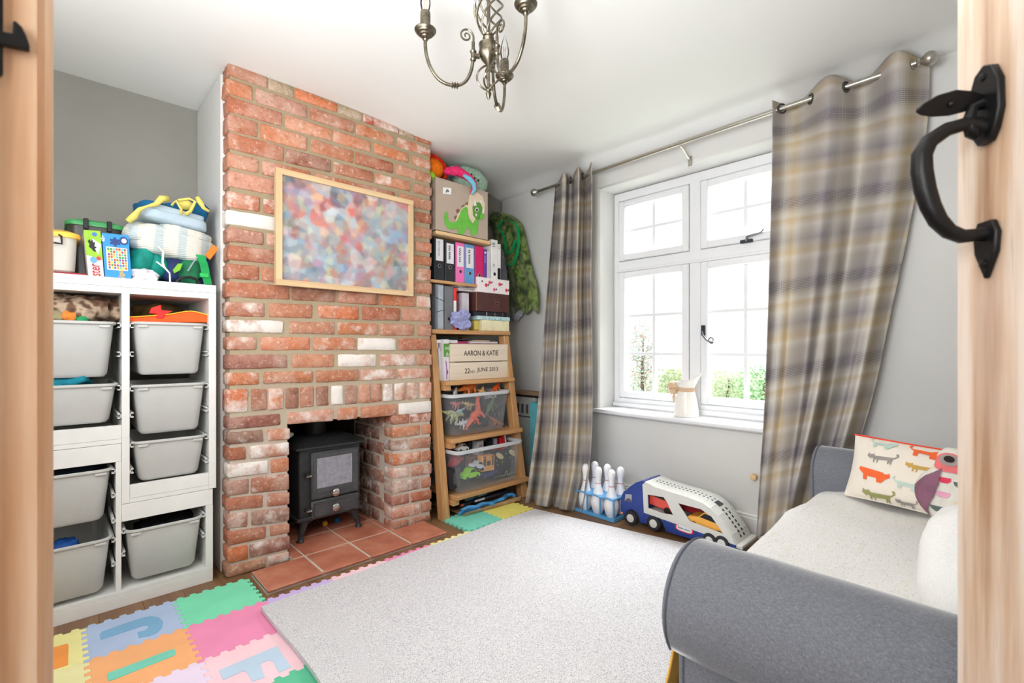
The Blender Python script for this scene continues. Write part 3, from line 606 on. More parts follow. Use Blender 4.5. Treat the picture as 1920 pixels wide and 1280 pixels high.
o0 = F(.62, .985, .001); text('jigsaw', F(.75, .985, .001), F(.75, .84)-F(.75, .985), F(.3, .9)-F(.8, .9), .045, .02, mat((245, 190, 40), .5), g2_, bold=True)
# pile of folded clothes and bags
def slab(mb, px0, px1, py0, py1, Y, dy, roty=0, lump=.2, e=.55, seed=0, n=24, mi=0):
    a, b_ = at(px0, (py0+py1)/2, Y=Y), at(px1, (py0+py1)/2, Y=Y); z1_, z0_ = at((px0+px1)/2, py0, Y=Y).z, at((px0+px1)/2, py1, Y=Y).z
    return mb.ell(((a.x+b_.x)/2, Y+dy, (z0_+z1_)/2), ((b_.x-a.x)/2, dy, (z1_-z0_)/2), n, e, mi, Matrix.Rotation(roty, 3, 'Y'), lump, seed)
m_knit = NT('cream_knit'); b = m_knit; b.set(.95, 0, .1); co = b.coord('Object', (1, 1, 1)); wv = b.n('ShaderNodeTexWave', bands_direction='Z'); wv.inputs['Scale'].default_value = 45; wv.inputs['Distortion'].default_value = 2; b.l(co, wv.inputs[0])
w2_ = b.n('ShaderNodeTexWave', bands_direction='X'); w2_.inputs['Scale'].default_value = 3.6; w2_.inputs['Distortion'].default_value = 1.5; b.l(co, w2_.inputs[0])
b.col(b.mix(b.ramp(w2_.outputs[1], [(.62, (0, 0, 0)), (.8, (1, 1, 1))]), rgb(222, 219, 209), rgb(192, 202, 202))); b.bump(wv.outputs[1], .5, .003); m_knit = b.m
YP = 2.50
mb = MB(); slab(mb, 242, 292, 452, 522, YP, .07, .25, .12, .8, 1); slab(mb, 262, 322, 462, 520, YP+.02, .09, -.1, .1, .9, 2)
tag(mb.build('teal_bag', mat((16, 150, 135), .7, var=.25, sc_=14), smooth=True, angle=0), 'rolled teal fabric bag under the cream blanket', 'bag')
bp = thing('backpack', 'green and navy backpack at the bottom right of the clothes pile', 'backpack', at(360, 533, Y=2.55))
mb = MB(); slab(mb, 305, 366, 470, 532, YP+.03, .09, .2, .15, .7, 3); slab(mb, 368, 399, 470, 532, YP+.05, .09, 0, .1, .6, 4)
mb.build('bag_body', mat((36, 52, 100), .75, var=.2), bp, smooth=True, angle=0)
mb = MB(); slab(mb, 338, 382, 480, 533, YP, .05, .15, .15, .8, 5); mb.build('front_pocket', mat((26, 120, 78), .7, var=.2), bp, smooth=True, angle=0)
ring = [pc(330+22*(1-math.cos(a)), 533-14*math.sin(a), YP-.015) for a in [k*math.pi/10 for k in range(11)]]; MB().tube(ring, .006, 6).build('piping', BLACK, bp)
def strap(pts, wdt, m, par, name='strap', th=.004, wd=(1, 0, 0)):
    mb = MB(); w_ = V(wd).normalized()*wdt/2; pts = [V(p) for p in pts]
    for a, b_ in zip(pts[:-1], pts[1:]):
        n_ = (b_-a).cross(w_).normalized()*th/2; mb.hexa([a-w_-n_, a-w_+n_, b_-w_-n_, b_-w_+n_, a+w_-n_, a+w_+n_, b_+w_-n_, b_+w_+n_], 0)
    return mb.build(name, m, par)
strap([pc(375, 478, 2.492), pc(382, 495, 2.486), pc(386, 514, 2.484), pc(390, 533, 2.49)], .032, mat((20, 158, 82), .7), bp)
p = pc(383, 517, 2.481); MB().box(p.x-.018, p.x+.018, p.y-.008, p.y, p.z-.008, p.z+.012, c=.003).build('buckle', mat((40, 190, 90), .5), bp)
strap([pc(352, 508, 2.485), pc(362, 492, 2.482), pc(370, 482, 2.485)], .006, mat((150, 160, 165), .5), bp, 'zip')
MB().poly([pc(*q, 2.485) for q in ((324, 506), (334, 494), (342, 494), (338, 506), (327, 512))], (0, .01, 0)).build('patch', mat((130, 190, 50), .7), bp)
mb = MB(); slab(mb, 237, 402, 420, 482, YP-.005, .13, .13, .12, .55, 6, 34); slab(mb, 234, 300, 412, 455, YP, .12, -.25, .2, .7, 7, 24); slab(mb, 300, 402, 424, 445, YP-.006, .12, .16, .1, .5, 8, 24)
bl = tag(mb.build('cream_blanket', m_knit, smooth=True, angle=0), 'cream knitted blanket with pale blue patches folded in the clothes pile', 'blanket')
mb = MB(); mb.tube([pc(296, 462, 2.46), pc(306, 472, 2.47), pc(305, 492, 2.475), pc(308, 501, 2.472)], .0045, 6).tube([pc(293, 490, 2.468), pc(309, 502, 2.47), pc(318, 512, 2.472), pc(319, 528, 2.474)], [.003, .004, .003, .0035], 6)
mb.build('drawstring', WHITE, bl, smooth=True)
MB().poly([pc(*q, 2.47) for q in ((385, 478), (400, 458), (410, 466), (394, 487))], (0, .008, 0)).build('orange_tab', mat((246, 130, 40), .7), bl, bevel=.001)
mb = MB(); slab(mb, 262, 393, 396, 420, YP+.0, .12, .12, .1, .4, 9, 30); slab(mb, 272, 388, 388, 408, YP+.01, .11, .12, .1, .4, 10, 30)
tag(mb.build('blue_towel', mat((178, 196, 208), .95, var=.04, bump=.3, bs=200), smooth=True, angle=0), 'pale blue folded towel near the top of the clothes pile', 'towel')
bb = thing('fabric_bag', 'teal blue fabric bag with yellow trim topping the clothes pile', 'bag', pc(330, 400, 2.56))
mb = MB(); slab(mb, 258, 340, 376, 402, YP+.02, .11, .12, .25, .7, 11, 24); slab(mb, 350, 398, 372, 412, YP+.03, .12, .3, .25, .7, 12, 24); slab(mb, 300, 385, 380, 408, YP+.08, .1, .1, .2, .7, 13, 24)
mb.build('bag_body', mat((12, 96, 142), .85, var=.15), bb, smooth=True, angle=0)
mb = MB(); YE = 2.49
mb.tube([pc(240, 415, YE+.03), pc(252, 405, YE+.02), pc(262, 392, YE), pc(275, 387, YE), pc(292, 383, YE), pc(303, 372, YE), pc(315, 372, YE+.01)], [.012, .014, .008, .005, .01, .014, .012], 8)
mb.tube([pc(322, 385, YE-.01), pc(330, 376, YE-.01), pc(340, 392, YE-.01), pc(340, 402, YE)], .0055, 8).tube([pc(347, 402, YE), pc(357, 396, YE), pc(366, 378, YE), pc(355, 372, YE+.02), pc(334, 375, YE+.02)], [.008, .007, .006, .005, .005], 8)
mb.tube([pc(370, 370, YE+.01), pc(376, 380, YE), pc(382, 390, YE), pc(392, 396, YE)], [.01, .012, .008, .006], 8); mb.ell(pc(348, 384, YE+.05), (.03, .03, .022), 14)
mb.build('yellow_trim', mat((226, 208, 110), .85, var=.08), bb, smooth=True, angle=0)
mb = MB(); slab(mb, 247, 300, 503, 528, 2.44, .03, .15, .5, .9, 14, 16); tag(mb.build('paper_bag', mat((222, 222, 228), .6), smooth=False), 'crumpled white paper bag in front of the teal bag', 'bag')
# ================================================================ STOVE
SX0, SX1, SY = .892, 1.226, 2.52
m_iron2 = mat((56, 58, 60), .5, .25, var=.12, sc_=30, bump=.25, bs=220, spec=.5, name='matt_black_cast_iron'); m_irond = mat((84, 86, 88), .45, .3, var=.08, sc_=30, bump=.2, bs=260, spec=.5, name='grey_black_door_iron')
m_chr = mat((200, 198, 192), .14, 1, var=.03, name='chrome'); 
st = thing('wood_stove', 'small black cast iron stove standing in the brick fireplace', 'stove', (1.05, 2.64, .0245))
MB().box(SX0, SX1, SY, 2.81, .145, .51, c=.006).build('body', m_iron2, st, smooth=True)
mb = MB(); P = [V((x_, y_, z_)) for x_, y_, z_ in ((SX0-.018, SY-.018, .51), (SX0+.03, SY+.05, .545), (SX0-.018, 2.83, .51), (SX0+.03, 2.8, .545), (SX1+.018, SY-.018, .51), (SX1-.03, SY+.05, .545), (SX1+.018, 2.83, .51), (SX1-.03, 2.8, .545))]
mb.hexa(P, .003).box(SX0-.022, SX1+.022, SY-.022, 2.83, .498, .511, c=.003); mb.build('top_plate', m_iron2, st, smooth=True)
MB().box(SX0-.012, SX1+.012, SY-.014, 2.82, .128, .15, c=.004).build('base_plate', m_iron2, st, smooth=True)
MB().tube([(1.06, 2.74, .53), (1.06, 2.74, .92)], .06, 20).build('flue', m_iron2, st, smooth=True)
for (lx, ly) in ((SX0+.012, SY+.005), (SX1-.012, SY+.005), (SX0+.012, 2.79), (SX1-.012, 2.79)):
    s = 1 if lx < 1.05 else -1
    MB().tube([(lx+s*.02, ly+.012, .13), (lx+s*.012, ly+.008, .09), (lx, ly, .05), (lx-s*.002, ly, .036), (lx-s*.004, ly-.002, .0245)], [.026, .019, .013, .014, .02], 10).build('leg', m_iron2, st, smooth=True)
    MB().poly([(lx+s*.0, ly, .128), (lx+s*.075, ly, .128), (lx+s*.03, ly, .105), (lx+s*.01, ly, .07)], (0, .012, 0)).build('bracket', m_iron2, st)
def panel_door(name, x0, x1, z0, z1, win_=None):
    d = MB().box(x0, x1, SY-.02, SY-.002, z0, z1, c=.004).build(name, m_irond, st, smooth=True); i = .02
    if win_:
        X0, X1, Z0, Z1 = win_
        mb = MB().box(x0+.008, X0, SY-.024, SY-.019, z0+.008, z1-.008, c=.002).box(X1, x1-.008, SY-.024, SY-.019, z0+.008, z1-.008, c=.002).box(X0, X1, SY-.024, SY-.019, Z1, z1-.008, c=.002).box(X0, X1, SY-.024, SY-.019, z0+.03, Z0, c=.002)
        mb.build('door_frame', m_irond, d)
        MB().box(X0, X1, SY-.0215, SY-.0195, Z0, Z1).build('door_glass', mat((150, 150, 160), .22, var=.12, sc_=45, spec=.6, name='hazy_stove_glass'), d)
    mb = MB(); zt_ = (z1-.012) if not win_ else z0+.045
    for q in ((x0+.014, x1-.014, z0+.012, z0+.018), (x0+.014, x1-.014, zt_-.006, zt_), (x0+.014, x0+.02, z0+.012, zt_), (x1-.02, x1-.014, z0+.012, zt_)): mb.box(q[0], q[1], SY-.026, SY-.019, q[2], q[3], c=.0015)
    mb.build('moulding', m_irond, d)
    return d
DX0, DX1 = at(584, 900, Y=2.5).x, at(673, 900, Y=2.5).x
zmid = at(628, 940, Y=2.5).z
d1 = panel_door('door', DX0, DX1, .232, at(584, 850, Y=2.5).z, (at(594, 900, Y=2.5).x, at(660, 900, Y=2.5).x, .29, .448))
d2 = panel_door('ash_door', DX0, DX1, .135, .226)
def knob(p, d): MB().lathe([(.006, -.016), (.007, -.006), (.016, 0), (.0205, .006), (.02, .011), (.013, .016), (.002, .0175)], 20, p, ax=(0, -1, 0)).build('knob', m_chr, d, smooth=True)
knob(at(629, 922, Y=2.485), d1); knob(at(629, 950, Y=2.485), d2)
for py_, d in ((892, d1), (957, d2)):
    p = at(580, py_, Y=2.49); MB().box(p.x-.014, p.x+.006, SY-.03, SY-.002, p.z-.012, p.z+.006, c=.002).build('latch', m_iron2, st); MB().tube([p+V((-.022, -.018, .002)), p+V((-.01, -.014, 0)), p+V((.0, -.012, .002)), p+V((.004, -.01, 0))], [.002, .005, .004, .008], 8).build('latch_knob', m_chr, st, smooth=True)
for z in (.43, .27, .205, .16): MB().tube([(DX1+.004, SY-.012, z-.014), (DX1+.004, SY-.012, z+.014)], .006, 8).build('hinge', m_iron2, st, smooth=True)
def brick_toy(label, px_, py_, c, n=(2, 3)):
    p = at(px_, py_, Z=.0245); t = thing('toy_brick', label, 'toy', p); m = mat(c, .35, name=None)
    MB().box(p.x-.012, p.x+.012, p.y-.01, p.y+.01, .0245, .043, c=.001).build('block', m, t)
    for i in range(3):
        for j in range(2): MB().lathe([(.003, 0), (.003, .004)], 8, (p.x-.008+i*.008, p.y-.005+j*.01, .043)).build('stud', m, t)
brick_toy('small yellow toy brick on the hearth under the stove', 609, 984, (226, 176, 40)); 
p = at(632, 979, Z=.0245); tag(MB().hexa([V((p.x+a, p.y+b_, z_)) for a in (-.013, .013) for b_ in (-.01, .01) for z_ in (.0245, .05)][:], .003).build('toy_piece', mat((20, 120, 180), .4)), 'small bright blue toy piece on the hearth under the stove', 'toy')
p = at(560, 1014, Z=.03)
# small white lump on the stove ledge
tag(MB().ell((.865, 2.6, .575), (.022, .03, .014), 12, .8, 0, None, .3, 3).build('stone', mat((190, 190, 182), .9)), 'pale stone lying at the top left of the stove recess', 'stone')
# ================================================================ PICTURE
PXa, PXb, PZa, PZb = .722, 1.45, 1.318, 1.859
pf = thing('picture_frame', 'light oak framed picture with blurred colourful print on the brick chimney breast', 'picture', ((PXa+PXb)/2, 2.35, PZa))
m_oakf = wood('pale_oak_frame', (206, 172, 128), (228, 198, 158), 0, 5, .5); m_oakv = wood('pale_oak_frame_upright', (206, 172, 128), (228, 198, 158), 2, 5, .5)
PY1, PY0 = 2.352, 2.322; fw = .027
MB().box(PXa, PXb, PY0, PY1, PZb-fw, PZb).build('frame_rail', m_oakf, pf, bevel=.0012); MB().box(PXa, PXb, PY0, PY1, PZa, PZa+fw).build('frame_rail', m_oakf, pf, bevel=.0012)
MB().box(PXa, PXa+fw, PY0+.0003, PY1, PZa+fw, PZb-fw).build('frame_stile', m_oakv, pf, bevel=.0012); MB().box(PXb-fw, PXb, PY0+.0003, PY1, PZa+fw, PZb-fw).build('frame_stile', m_oakv, pf, bevel=.0012)
m = NT('blurred_print'); m.set(.35, 0, .4); co = m.coord('Object')
def vor(scale, off):
    mp = m.n('ShaderNodeMapping'); m.l(co, mp.inputs[0]); mp.inputs['Location'].default_value = (off, off, off); ns = m.n('ShaderNodeTexNoise'); ns.inputs['Scale'].default_value = 420; m.l(mp.outputs[0], ns.inputs[0])
    ad = m.n('ShaderNodeMix', data_type='RGBA', blend_type='LINEAR_LIGHT'); ad.inputs[0].default_value = .022; m.l(mp.outputs[0], ad.inputs[6]); m.l(ns.outputs[1], ad.inputs[7])
    v = m.n('ShaderNodeTexVoronoi', feature='F1'); v.inputs['Scale'].default_value = scale; m.l(ad.outputs[2], v.inputs['Vector']); return v
v1, v2 = vor(15, 0), vor(30, 3)
sp = m.n('ShaderNodeSeparateColor'); m.l(v1.outputs['Color'], sp.inputs[0]); sp2 = m.n('ShaderNodeSeparateColor'); m.l(v2.outputs['Color'], sp2.inputs[0])
pal = [(.0, rgb(98, 118, 128)), (.2, rgb(150, 165, 175)), (.34, rgb(200, 202, 204)), (.46, rgb(128, 132, 108)), (.56, rgb(214, 128, 112)), (.66, rgb(110, 150, 190)), (.76, rgb(225, 215, 205)), (.86, rgb(200, 96, 92)), (1, rgb(84, 80, 100))]
pal2 = [(.0, rgb(214, 150, 130)), (.2, rgb(90, 100, 110)), (.4, rgb(200, 205, 212)), (.52, rgb(120, 160, 200)), (.64, rgb(226, 226, 170)), (.8, rgb(214, 80, 80)), (1, rgb(150, 150, 165))]
cc_ = m.mix(.42, m.ramp(sp.outputs[0], pal), m.ramp(sp2.outputs[1], pal2)); cc_ = m.mix(m.ramp(m.noise(7, co, 2), [(.4, (.0, .0, .0)), (.7, (.4, .4, .4))]), cc_, rgb(150, 154, 152)); cc_ = m.mix(.45, cc_, m.noise(1100, co, 0, out=1), 'SOFT_LIGHT')
m.col(cc_)
MB().box(PXa+fw-.002, PXb-fw+.002, PY1-.016, PY1-.012, PZa+fw-.002, PZb-fw+.002).build('print', m.m, pf)
# ================================================================ RIGHT ALCOVE: LADDER SHELF
m_oak = wood('oiled_oak', (184, 134, 84), (216, 168, 116), 0, 4, .4); m_oakz = wood('oiled_oak_upright', (184, 134, 84), (216, 168, 116), 2, 4, .4)
ls = thing('ladder_shelf', 'oak ladder shelf with sloping legs in the right alcove beside the brick chimney breast', 'shelf', (1.98, 2.6, 0))
def leg(xb0, xb1, yb_, xt0, xt1, yt, zt, d=.06):
    P = [V((xb0, yb_, 0)), V((xt0, yt, zt)), V((xb0, yb_+d, 0)), V((xt0, yt+d, zt)), V((xb1, yb_, 0)), V((xt1, yt, zt)), V((xb1, yb_+d, 0)), V((xt1, yt+d, zt))]
    MB().hexa(P, .003).build('leg', m_oakz, ls)
leg(1.64, 1.69, 2.30, 1.628, 1.668, 2.415, 1.11); leg(2.30, 2.355, 2.30, 2.222, 2.268, 2.405, 1.11)
leg(1.64, 1.68, 2.90, 1.64, 1.68, 2.90, 1.11); leg(2.28, 2.32, 2.90, 2.24, 2.28, 2.90, 1.11)
def lfy(z): return 2.30+.105*z/1.11
for (z, x0, x1, f) in ((1.14, 1.625, 2.275, .0), (.823, 1.694, 2.27, .02), (.477, 1.70, 2.30, .035), (.142, 1.705, 2.33, .04)):
    o = MB().box(x0, x1, lfy(z)-f-.012, 2.898, z-.026, z, c=.003).build('shelf_board', m_oak, ls)
    if f: MB().box(1.694, 1.74, lfy(z)-f+.005, lfy(z)+.05, z-.058, z-.0265, c=.002).build('shelf_block', m_oak, ls); MB().box(1.74, x1-.05, 2.86, 2.895, z-.06, z-.0265).build('shelf_rail', m_oak, ls)
# upper boards
m_pale = wood('pale_pine', (222, 182, 132), (240, 206, 160), 0, 4, .5)
s1 = tag(MB().box(1.60, 2.2, 2.41, 2.995, 1.425, 1.443, c=.002).build('wall_board', m_oak), 'wooden board carrying the row of ring binders', 'shelf')
zb_ = at(868, 447, Y=2.40).z; zt_ = at(868, 438, Y=2.40).z+.004
p0, p1 = at(817, 445, Y=2.39), at(919, 450, Y=2.39)
s2 = tag(MB().box(p0.x, p1.x, 2.385, 2.995, 1.716, 1.738, c=.002).build('wall_board', m_pale), 'pale wooden board under the dinosaur toy box', 'shelf')
# canvas toy box with dinosaur
QT = [at(817, 336, Y=2.39), at(914.5, 358, Y=2.39)]
zt = (QT[0].z+QT[1].z)/2; x0, x1 = QT[0].x, QT[1].x; zb_ = 1.7385
cb = thing('toy_box', 'beige canvas toy box with an appliqued green dinosaur', 'toy box', ((x0+x1)/2, 2.57, zb_)); m_canv = fabric('beige_canvas', (172, 154, 140), (190, 172, 156), 500, .15)
mb = MB()
for q in ((x0, x1, 2.39, 2.396), (x0, x1, 2.744, 2.75), (x0, x0+.006, 2.396, 2.744), (x1-.006, x1, 2.396, 2.744)): mb.box(*q, zb_, zt)
mb.box(x0, x1, 2.39, 2.75, zb_, zb_+.004); mb.build('canvas_body', m_canv, cb)
mb = MB().tube([(x0, 2.39, zt), (x1, 2.39, zt), (x1, 2.75, zt), (x0, 2.75, zt)], .004, 6, closed=True); mb.build('hem', m_canv, cb, smooth=True)
def Fd(px, py, o=.001): p = at(px, py, Y=2.39-o); return p
def dp(pts, m, name, o=.001, par=None): # pts in 6.735x crop pixels
    return MB().poly([Fd(790+x/6.735, 270+y/6.735, o) for x, y in pts], (0, -.0015, 0)).build(name, m, par or cb)
GRN = mat((108, 186, 72), .9, var=.06, name='green_felt'); DGR = mat((92, 150, 60), .9, var=.05, name='dark_green_felt'); CRM = mat((226, 206, 180), .9, var=.03, name='cream_felt')
dp([(608, 640), (700, 605), (770, 660), (800, 760), (795, 900), (740, 960), (690, 940), (648, 1000), (600, 930), (585, 800)], CRM, 'frill')
dp([(425, 970), (470, 870), (520, 800), (575, 765), (600, 800), (590, 900), (500, 960)], CRM, 'frill', .0008)
for q in [(450, 835), (425, 920), (520, 785), (565, 752)]: dp([(q[0]-15, q[1]), (q[0]+12, q[1]-22), (q[0]+35, q[1]), (q[0]+25, q[1]+35), (q[0], q[1]+40)], mat((140, 100, 78), .9), 'spike', .0004)
dp([(300, 870), (318, 850), (338, 865), (335, 930), (350, 980), (400, 995), (450, 965), (480, 900), (500, 840), (540, 800), (572, 790), (588, 830), (592, 920), (625, 970), (650, 1010), (680, 950), (720, 960), (716, 1040), (712, 1130), (660, 1140), (650, 1158), (622, 1150), (620, 1080), (590, 1058), (562, 1070), (552, 1110), (520, 1140), (470, 1138), (458, 1125), (470, 1050), (440, 1072), (380, 1082), (330, 1060), (296, 1010), (285, 930)], GRN, 'dinosaur_body', .0028)
dp([(645, 800), (660, 760), (700, 735), (740, 740), (765, 790), (772, 860), (745, 940), (720, 960), (690, 945), (655, 900)], DGR, 'dinosaur_head', .0046)
dp([(765, 870), (795, 882), (790, 925), (765, 955), (738, 958), (742, 900)], GRN, 'dinosaur_beak', .0064)
for q in ([(672, 685), (698, 775), (664, 780)], [(780, 800), (792, 840), (778, 885), (765, 872)], [(735, 715), (765, 712), (745, 745)]): dp(q, WHITE, 'horn', .0064)
dp(circ(702, 828, 20, 28), WHITE, 'eye', .0064); dp(circ(702, 832, 11, 20), BLACK, 'pupil', .0082); dp(circ(693, 895, 11, 20), IVORY, 'cheek', .0064)
dp([(275, 545), (378, 558), (374, 637), (272, 625)], WHITE, 'cloth_label', .001); dp([(305, 600), (320, 568), (345, 580), (352, 612), (330, 600), (315, 618)], mat((120, 120, 120), .8), 'label_mark', .0028)
# plush toys in the canvas box
def soft(name, label, parts, cat='plush toy'):
    t = thing(name, label, cat, at(*parts[0][1], Y=parts[0][2])); 
    for (nm, c, Y, r, m, sd) in parts:
        MB().ell(at(*c, Y=Y), r, 20, 1, 0, None, .12, sd).build(nm, m, t, smooth=True, angle=0)
    return t
m_fz = lambda c: mat(c, .95, var=.12, sc_=60, bump=.8, bs=260, spec=.1)
t = thing('plush_toy', 'orange and red round plush toy nearest the chimney in the toy box', 'plush toy', at(812, 320, Y=2.5))
MB().ell(at(812, 316, Y=2.47), (.075, .05, .062), 24).build('face', m_fz((238, 120, 28)), t, smooth=True, angle=0)
mb = MB(); c0 = at(812, 318, Y=2.53)
for k in range(26):
    a = math.radians(-20+200*k/25); mb.ell(c0+V((math.cos(a)*.088, .0, math.sin(a)*.072)), (.022, .03, .022), 8)
mb.build('mane', m_fz((240, 62, 30)), t, smooth=True, angle=0)
t = thing('plush_toy', 'lime green plush toy peeping out at the left corner of the toy box', 'plush toy', at(805, 330, Y=2.5)); MB().ell(at(807, 331, Y=2.44), (.035, .03, .03), 16).build('body', m_fz((160, 214, 60)), t, smooth=True, angle=0)
t = thing('plush_toy', 'pink and blue plush snake with open mouth curling over the toy box rim', 'plush toy', at(860, 330, Y=2.45)); PK = m_fz((228, 56, 110)); BL = m_fz((120, 190, 214))
path = [at(842, 322, Y=2.42), at(856, 320, Y=2.40), at(868, 326, Y=2.40), at(880, 334, Y=2.38), at(888, 344, Y=2.372), at(889, 354, Y=2.368), at(884, 361, Y=2.368)]
MB().tube(path, [.03, .03, .026, .024, .021, .018, .01], 14).build('body', PK, t, smooth=True, angle=0)
MB().tube([p+V((-.008, -.014, -.012)) for p in path[2:]], [.01, .017, .016, .013, .007], 12).build('belly', BL, t, smooth=True, angle=0)
MB().ell(at(843, 325, Y=2.41), (.045, .03, .016), 16, 1, 0, Matrix.Rotation(.15, 3, 'Y')).ell(at(842, 319, Y=2.43), (.032, .026, .018), 14).build('jaw', PK, t, smooth=True, angle=0)
MB().ell(at(847, 331, Y=2.40), (.022, .018, .006), 12).build('mouth', mat((40, 60, 80), .8), t, smooth=True, angle=0)
MB().ell(at(848, 314, Y=2.41), (.018, .01, .008), 12).build('ear', BL, t, smooth=True, angle=0)
mb = MB(); p = at(880, 341, Y=2.58); mb.ell(p, (.15, .09, .095), 30, 1, 0, None, .1, 5)
t = tag(mb.build('plush_toy', m_fz((176, 206, 184)), smooth=True, angle=0), 'pale green plush dinosaur lying behind the pink snake in the toy box', 'plush toy')
for q in ((884, 327), (890, 334), (897, 338)): MB().ell(at(*q, Y=2.485), (.008, .006, .008), 8).build('dark_spot', mat((40, 60, 50), .8), t, smooth=True)
# ring binders
m_lab = mat((226, 226, 230), .6, var=.02); PEN = mat((90, 92, 105), .8)
def binder(label, pl, pr, pyb, z1, c, lab=None, ring=None, Y=2.425, dep=.27, nm='ring_binder', z0=None, cat='binder', grp=None, words=None):
    xa, xb = at(pl, 480, Y=Y).x, at(pr, 480, Y=Y).x; z0 = z0 if z0 is not None else 1.4435
    t = thing(nm, label, cat, ((xa+xb)/2, Y+dep/2, z0), grp)
    MB().box(xa+.0008, xb-.0008, Y, Y+dep, z0, z1, c=.002).build('cover', mat(c, .4, var=.04), t)
    H = z1-z0; w_ = xb-xa
    if lab:
        MB().box(xa+w_*.14, xb-w_*.14, Y-.0014, Y-.0004, z0+H*lab[0], z0+H*lab[1]).build('spine_label', m_lab, t)
        if words: text(words, (xa+w_*.3, Y-.0016, z0+H*lab[1]-.012), (0, 0, -1), (1, 0, 0), H*(lab[1]-lab[0])*.7, w_*.26, PEN, t)
    if ring: c0 = V(((xa+xb)/2, Y-.001, z0+H*ring)); MB().tube(disc(c0, (0, 1, 0), .011, 16), .0016, 6, closed=True).build('finger_ring', m_chr, t, smooth=True); MB().poly(disc(c0, (0, 1, 0), .0098, 16), (0, -.0006, 0)).build('finger_hole', BLACK, t)
    return t
Zt = 1.7
binder('black ring binder beside the chimney bricks, widest handwritten label', 814.5, 833.5, 521, Zt, (34, 36, 40), (.47, .99), .35, words='Aaron Important')
binder('black ring binder next to the pink one', 834.5, 853, 522, Zt, (34, 36, 40), (.44, .93), .35, words='~~~ ~~~~')
binder('pink ring binder with handwritten white label', 855, 871, 524, Zt, (236, 110, 180), (.4, .91), .28, words='~~~~ ~~~')
binder('blue ring binder with handwritten white label', 871.5, 890, 525, Zt, (92, 150, 200), (.4, .91), .27, words='~~ ~~~~~')
binder('magenta ring binder without a label', 890.8, 906.5, 522, Zt, (208, 20, 100), None, .25)
t = binder('thin purple folder with a small white logo on the binder row', 907, 912.8, 521, Zt-.01, (100, 50, 150)); xa = at(909.8, 480, Y=2.424).x; MB().poly(disc(V((xa, 2.4242, 1.665)), (0, 1, 0), .0075, 14), (0, -.001, 0)).build('logo', WHITE, t); text('~~~~~', (xa-.004, 2.424, 1.645), (0, 0, -1), (1, 0, 0), .05, .006, m_lab, t)
binder('pale grey box file beside the thin purple folder', 913.4, 920.5, 522, Zt-.02, (196, 192, 200))
t = binder('tall white box file with small printed marks', 921.2, 933.3, 526, 1.765, (232, 230, 228), ring=.27); xa = at(927, 480, Y=2.42).x; text('21', (xa-.012, 2.4232, 1.745), (0, 0, -1), (1, 0, 0), .03, .02, BLACK, t); text('88', (xa-.01, 2.4232, 1.6), (0, 0, -1), (1, 0, 0), .02, .014, PEN, t)
t = binder('narrow white and black box file at the right end of the binder row', 933.8, 939.3, 527, 1.742, (226, 226, 224)); xa, xb = at(934, 480, Y=2.42).x, at(939.1, 480, Y=2.42).x; MB().box(xa, xb, 2.4235, 2.4245, 1.445, 1.575).build('black_band', BLACK, t); text('IT', ((xa+xb)/2-.007, 2.4233, 1.725), (0, 0, -1), (1, 0, 0), .02, .012, BLACK, t)
tag(MB().box(1.606, at(813.5, 480, Y=2.47).x, 2.47, 2.7, 1.4435, 1.70).build('teal_folder', mat((30, 130, 160), .5)), 'thin teal folder between the chimney bricks and the first black binder', 'binder')
mb = MB(); mb.ell((2.27, 2.6, 1.60), (.07, .12, .155), 20, .6, 0, None, .2, 4); tag(mb.build('grey_bag', mat((92, 94, 102), .6, var=.2), smooth=True, angle=0), 'grey plastic bag at the right end of the binder row', 'bag')
# shelf z 1.14
Z2 = 1.1405
t = binder('clear grey elastic folder standing left of the grey binder', 817, 832.5, 617, 1.418, (120, 126, 134), nm='elastic_folder', z0=Z2, Y=2.42, cat='folder')
xa, xb = at(817, 580, Y=2.42).x, at(832.5, 580, Y=2.42).x; 
MB().box(xa+.014, xb-.006, 2.4185, 2.4195, Z2+.004, 1.412).build('silver_spine', mat((176, 184, 194), .3, .3), t); MB().tube([(xa, 2.417, 1.335), (xb, 2.417, 1.315)], .0015, 6).tube([(xa, 2.417, 1.245), (xb, 2.417, 1.262)], .0015, 6).build('elastic', BLACK, t)
t = binder('grey ring binder with red and white edge', 834, 850, 617, 1.412, (112, 114, 118), None, .25, nm='ring_binder', z0=Z2, Y=2.42)
xa, xb = at(850.2, 580, Y=2.42).x, at(856, 580, Y=2.42).x
bk = thing('red_book', 'tall red and white book standing beside the grey binder', 'book', (xa, 2.5, Z2)); MB().box(xa+.001, xb, 2.42, 2.66, Z2, 1.405).build('cover', mat((232, 56, 48), .5), bk); MB().box(xa+.001, xb-.002, 2.4186, 2.4196, 1.21, 1.325).build('white_band', WHITE, bk)
def bx(name, label, pl, pr, z0, z1, Y, dep, m, cat='box', nm='box_body'):
    xa, xb = at(pl, 590, Y=Y).x, at(pr, 590, Y=Y).x; t = thing(name, label, cat, ((xa+xb)/2, Y+dep/2, z0)); MB().box(xa, xb, Y, Y+dep, z0, z1, c=.002).build(nm, m, t); return t, xa, xb
def zat(py, px=900, Y=2.41): return at(px, py, Y=Y).z
yb0 = Z2; yb1 = zat(599)
t, xa, xb = bx('patterned_box', 'pale yellow box with blue floral lid at the bottom right of the shelf', 905, 955, yb0, yb1, 2.41, .25, mat((236, 228, 190), .6))
bx0, bx1 = xa, xb
o = MB().box(xa-.04, xa-.0005, 2.44, 2.66, yb0, yb1, c=.01).build('box_side', mat((226, 210, 110), .6), t)
lid = MB().box(xa-.045, xb+.003, 2.406, 2.664, yb1+.0005, yb1+.026, c=.002).build('lid', mat((186, 214, 220), .6), t); rnd = random.Random(5)
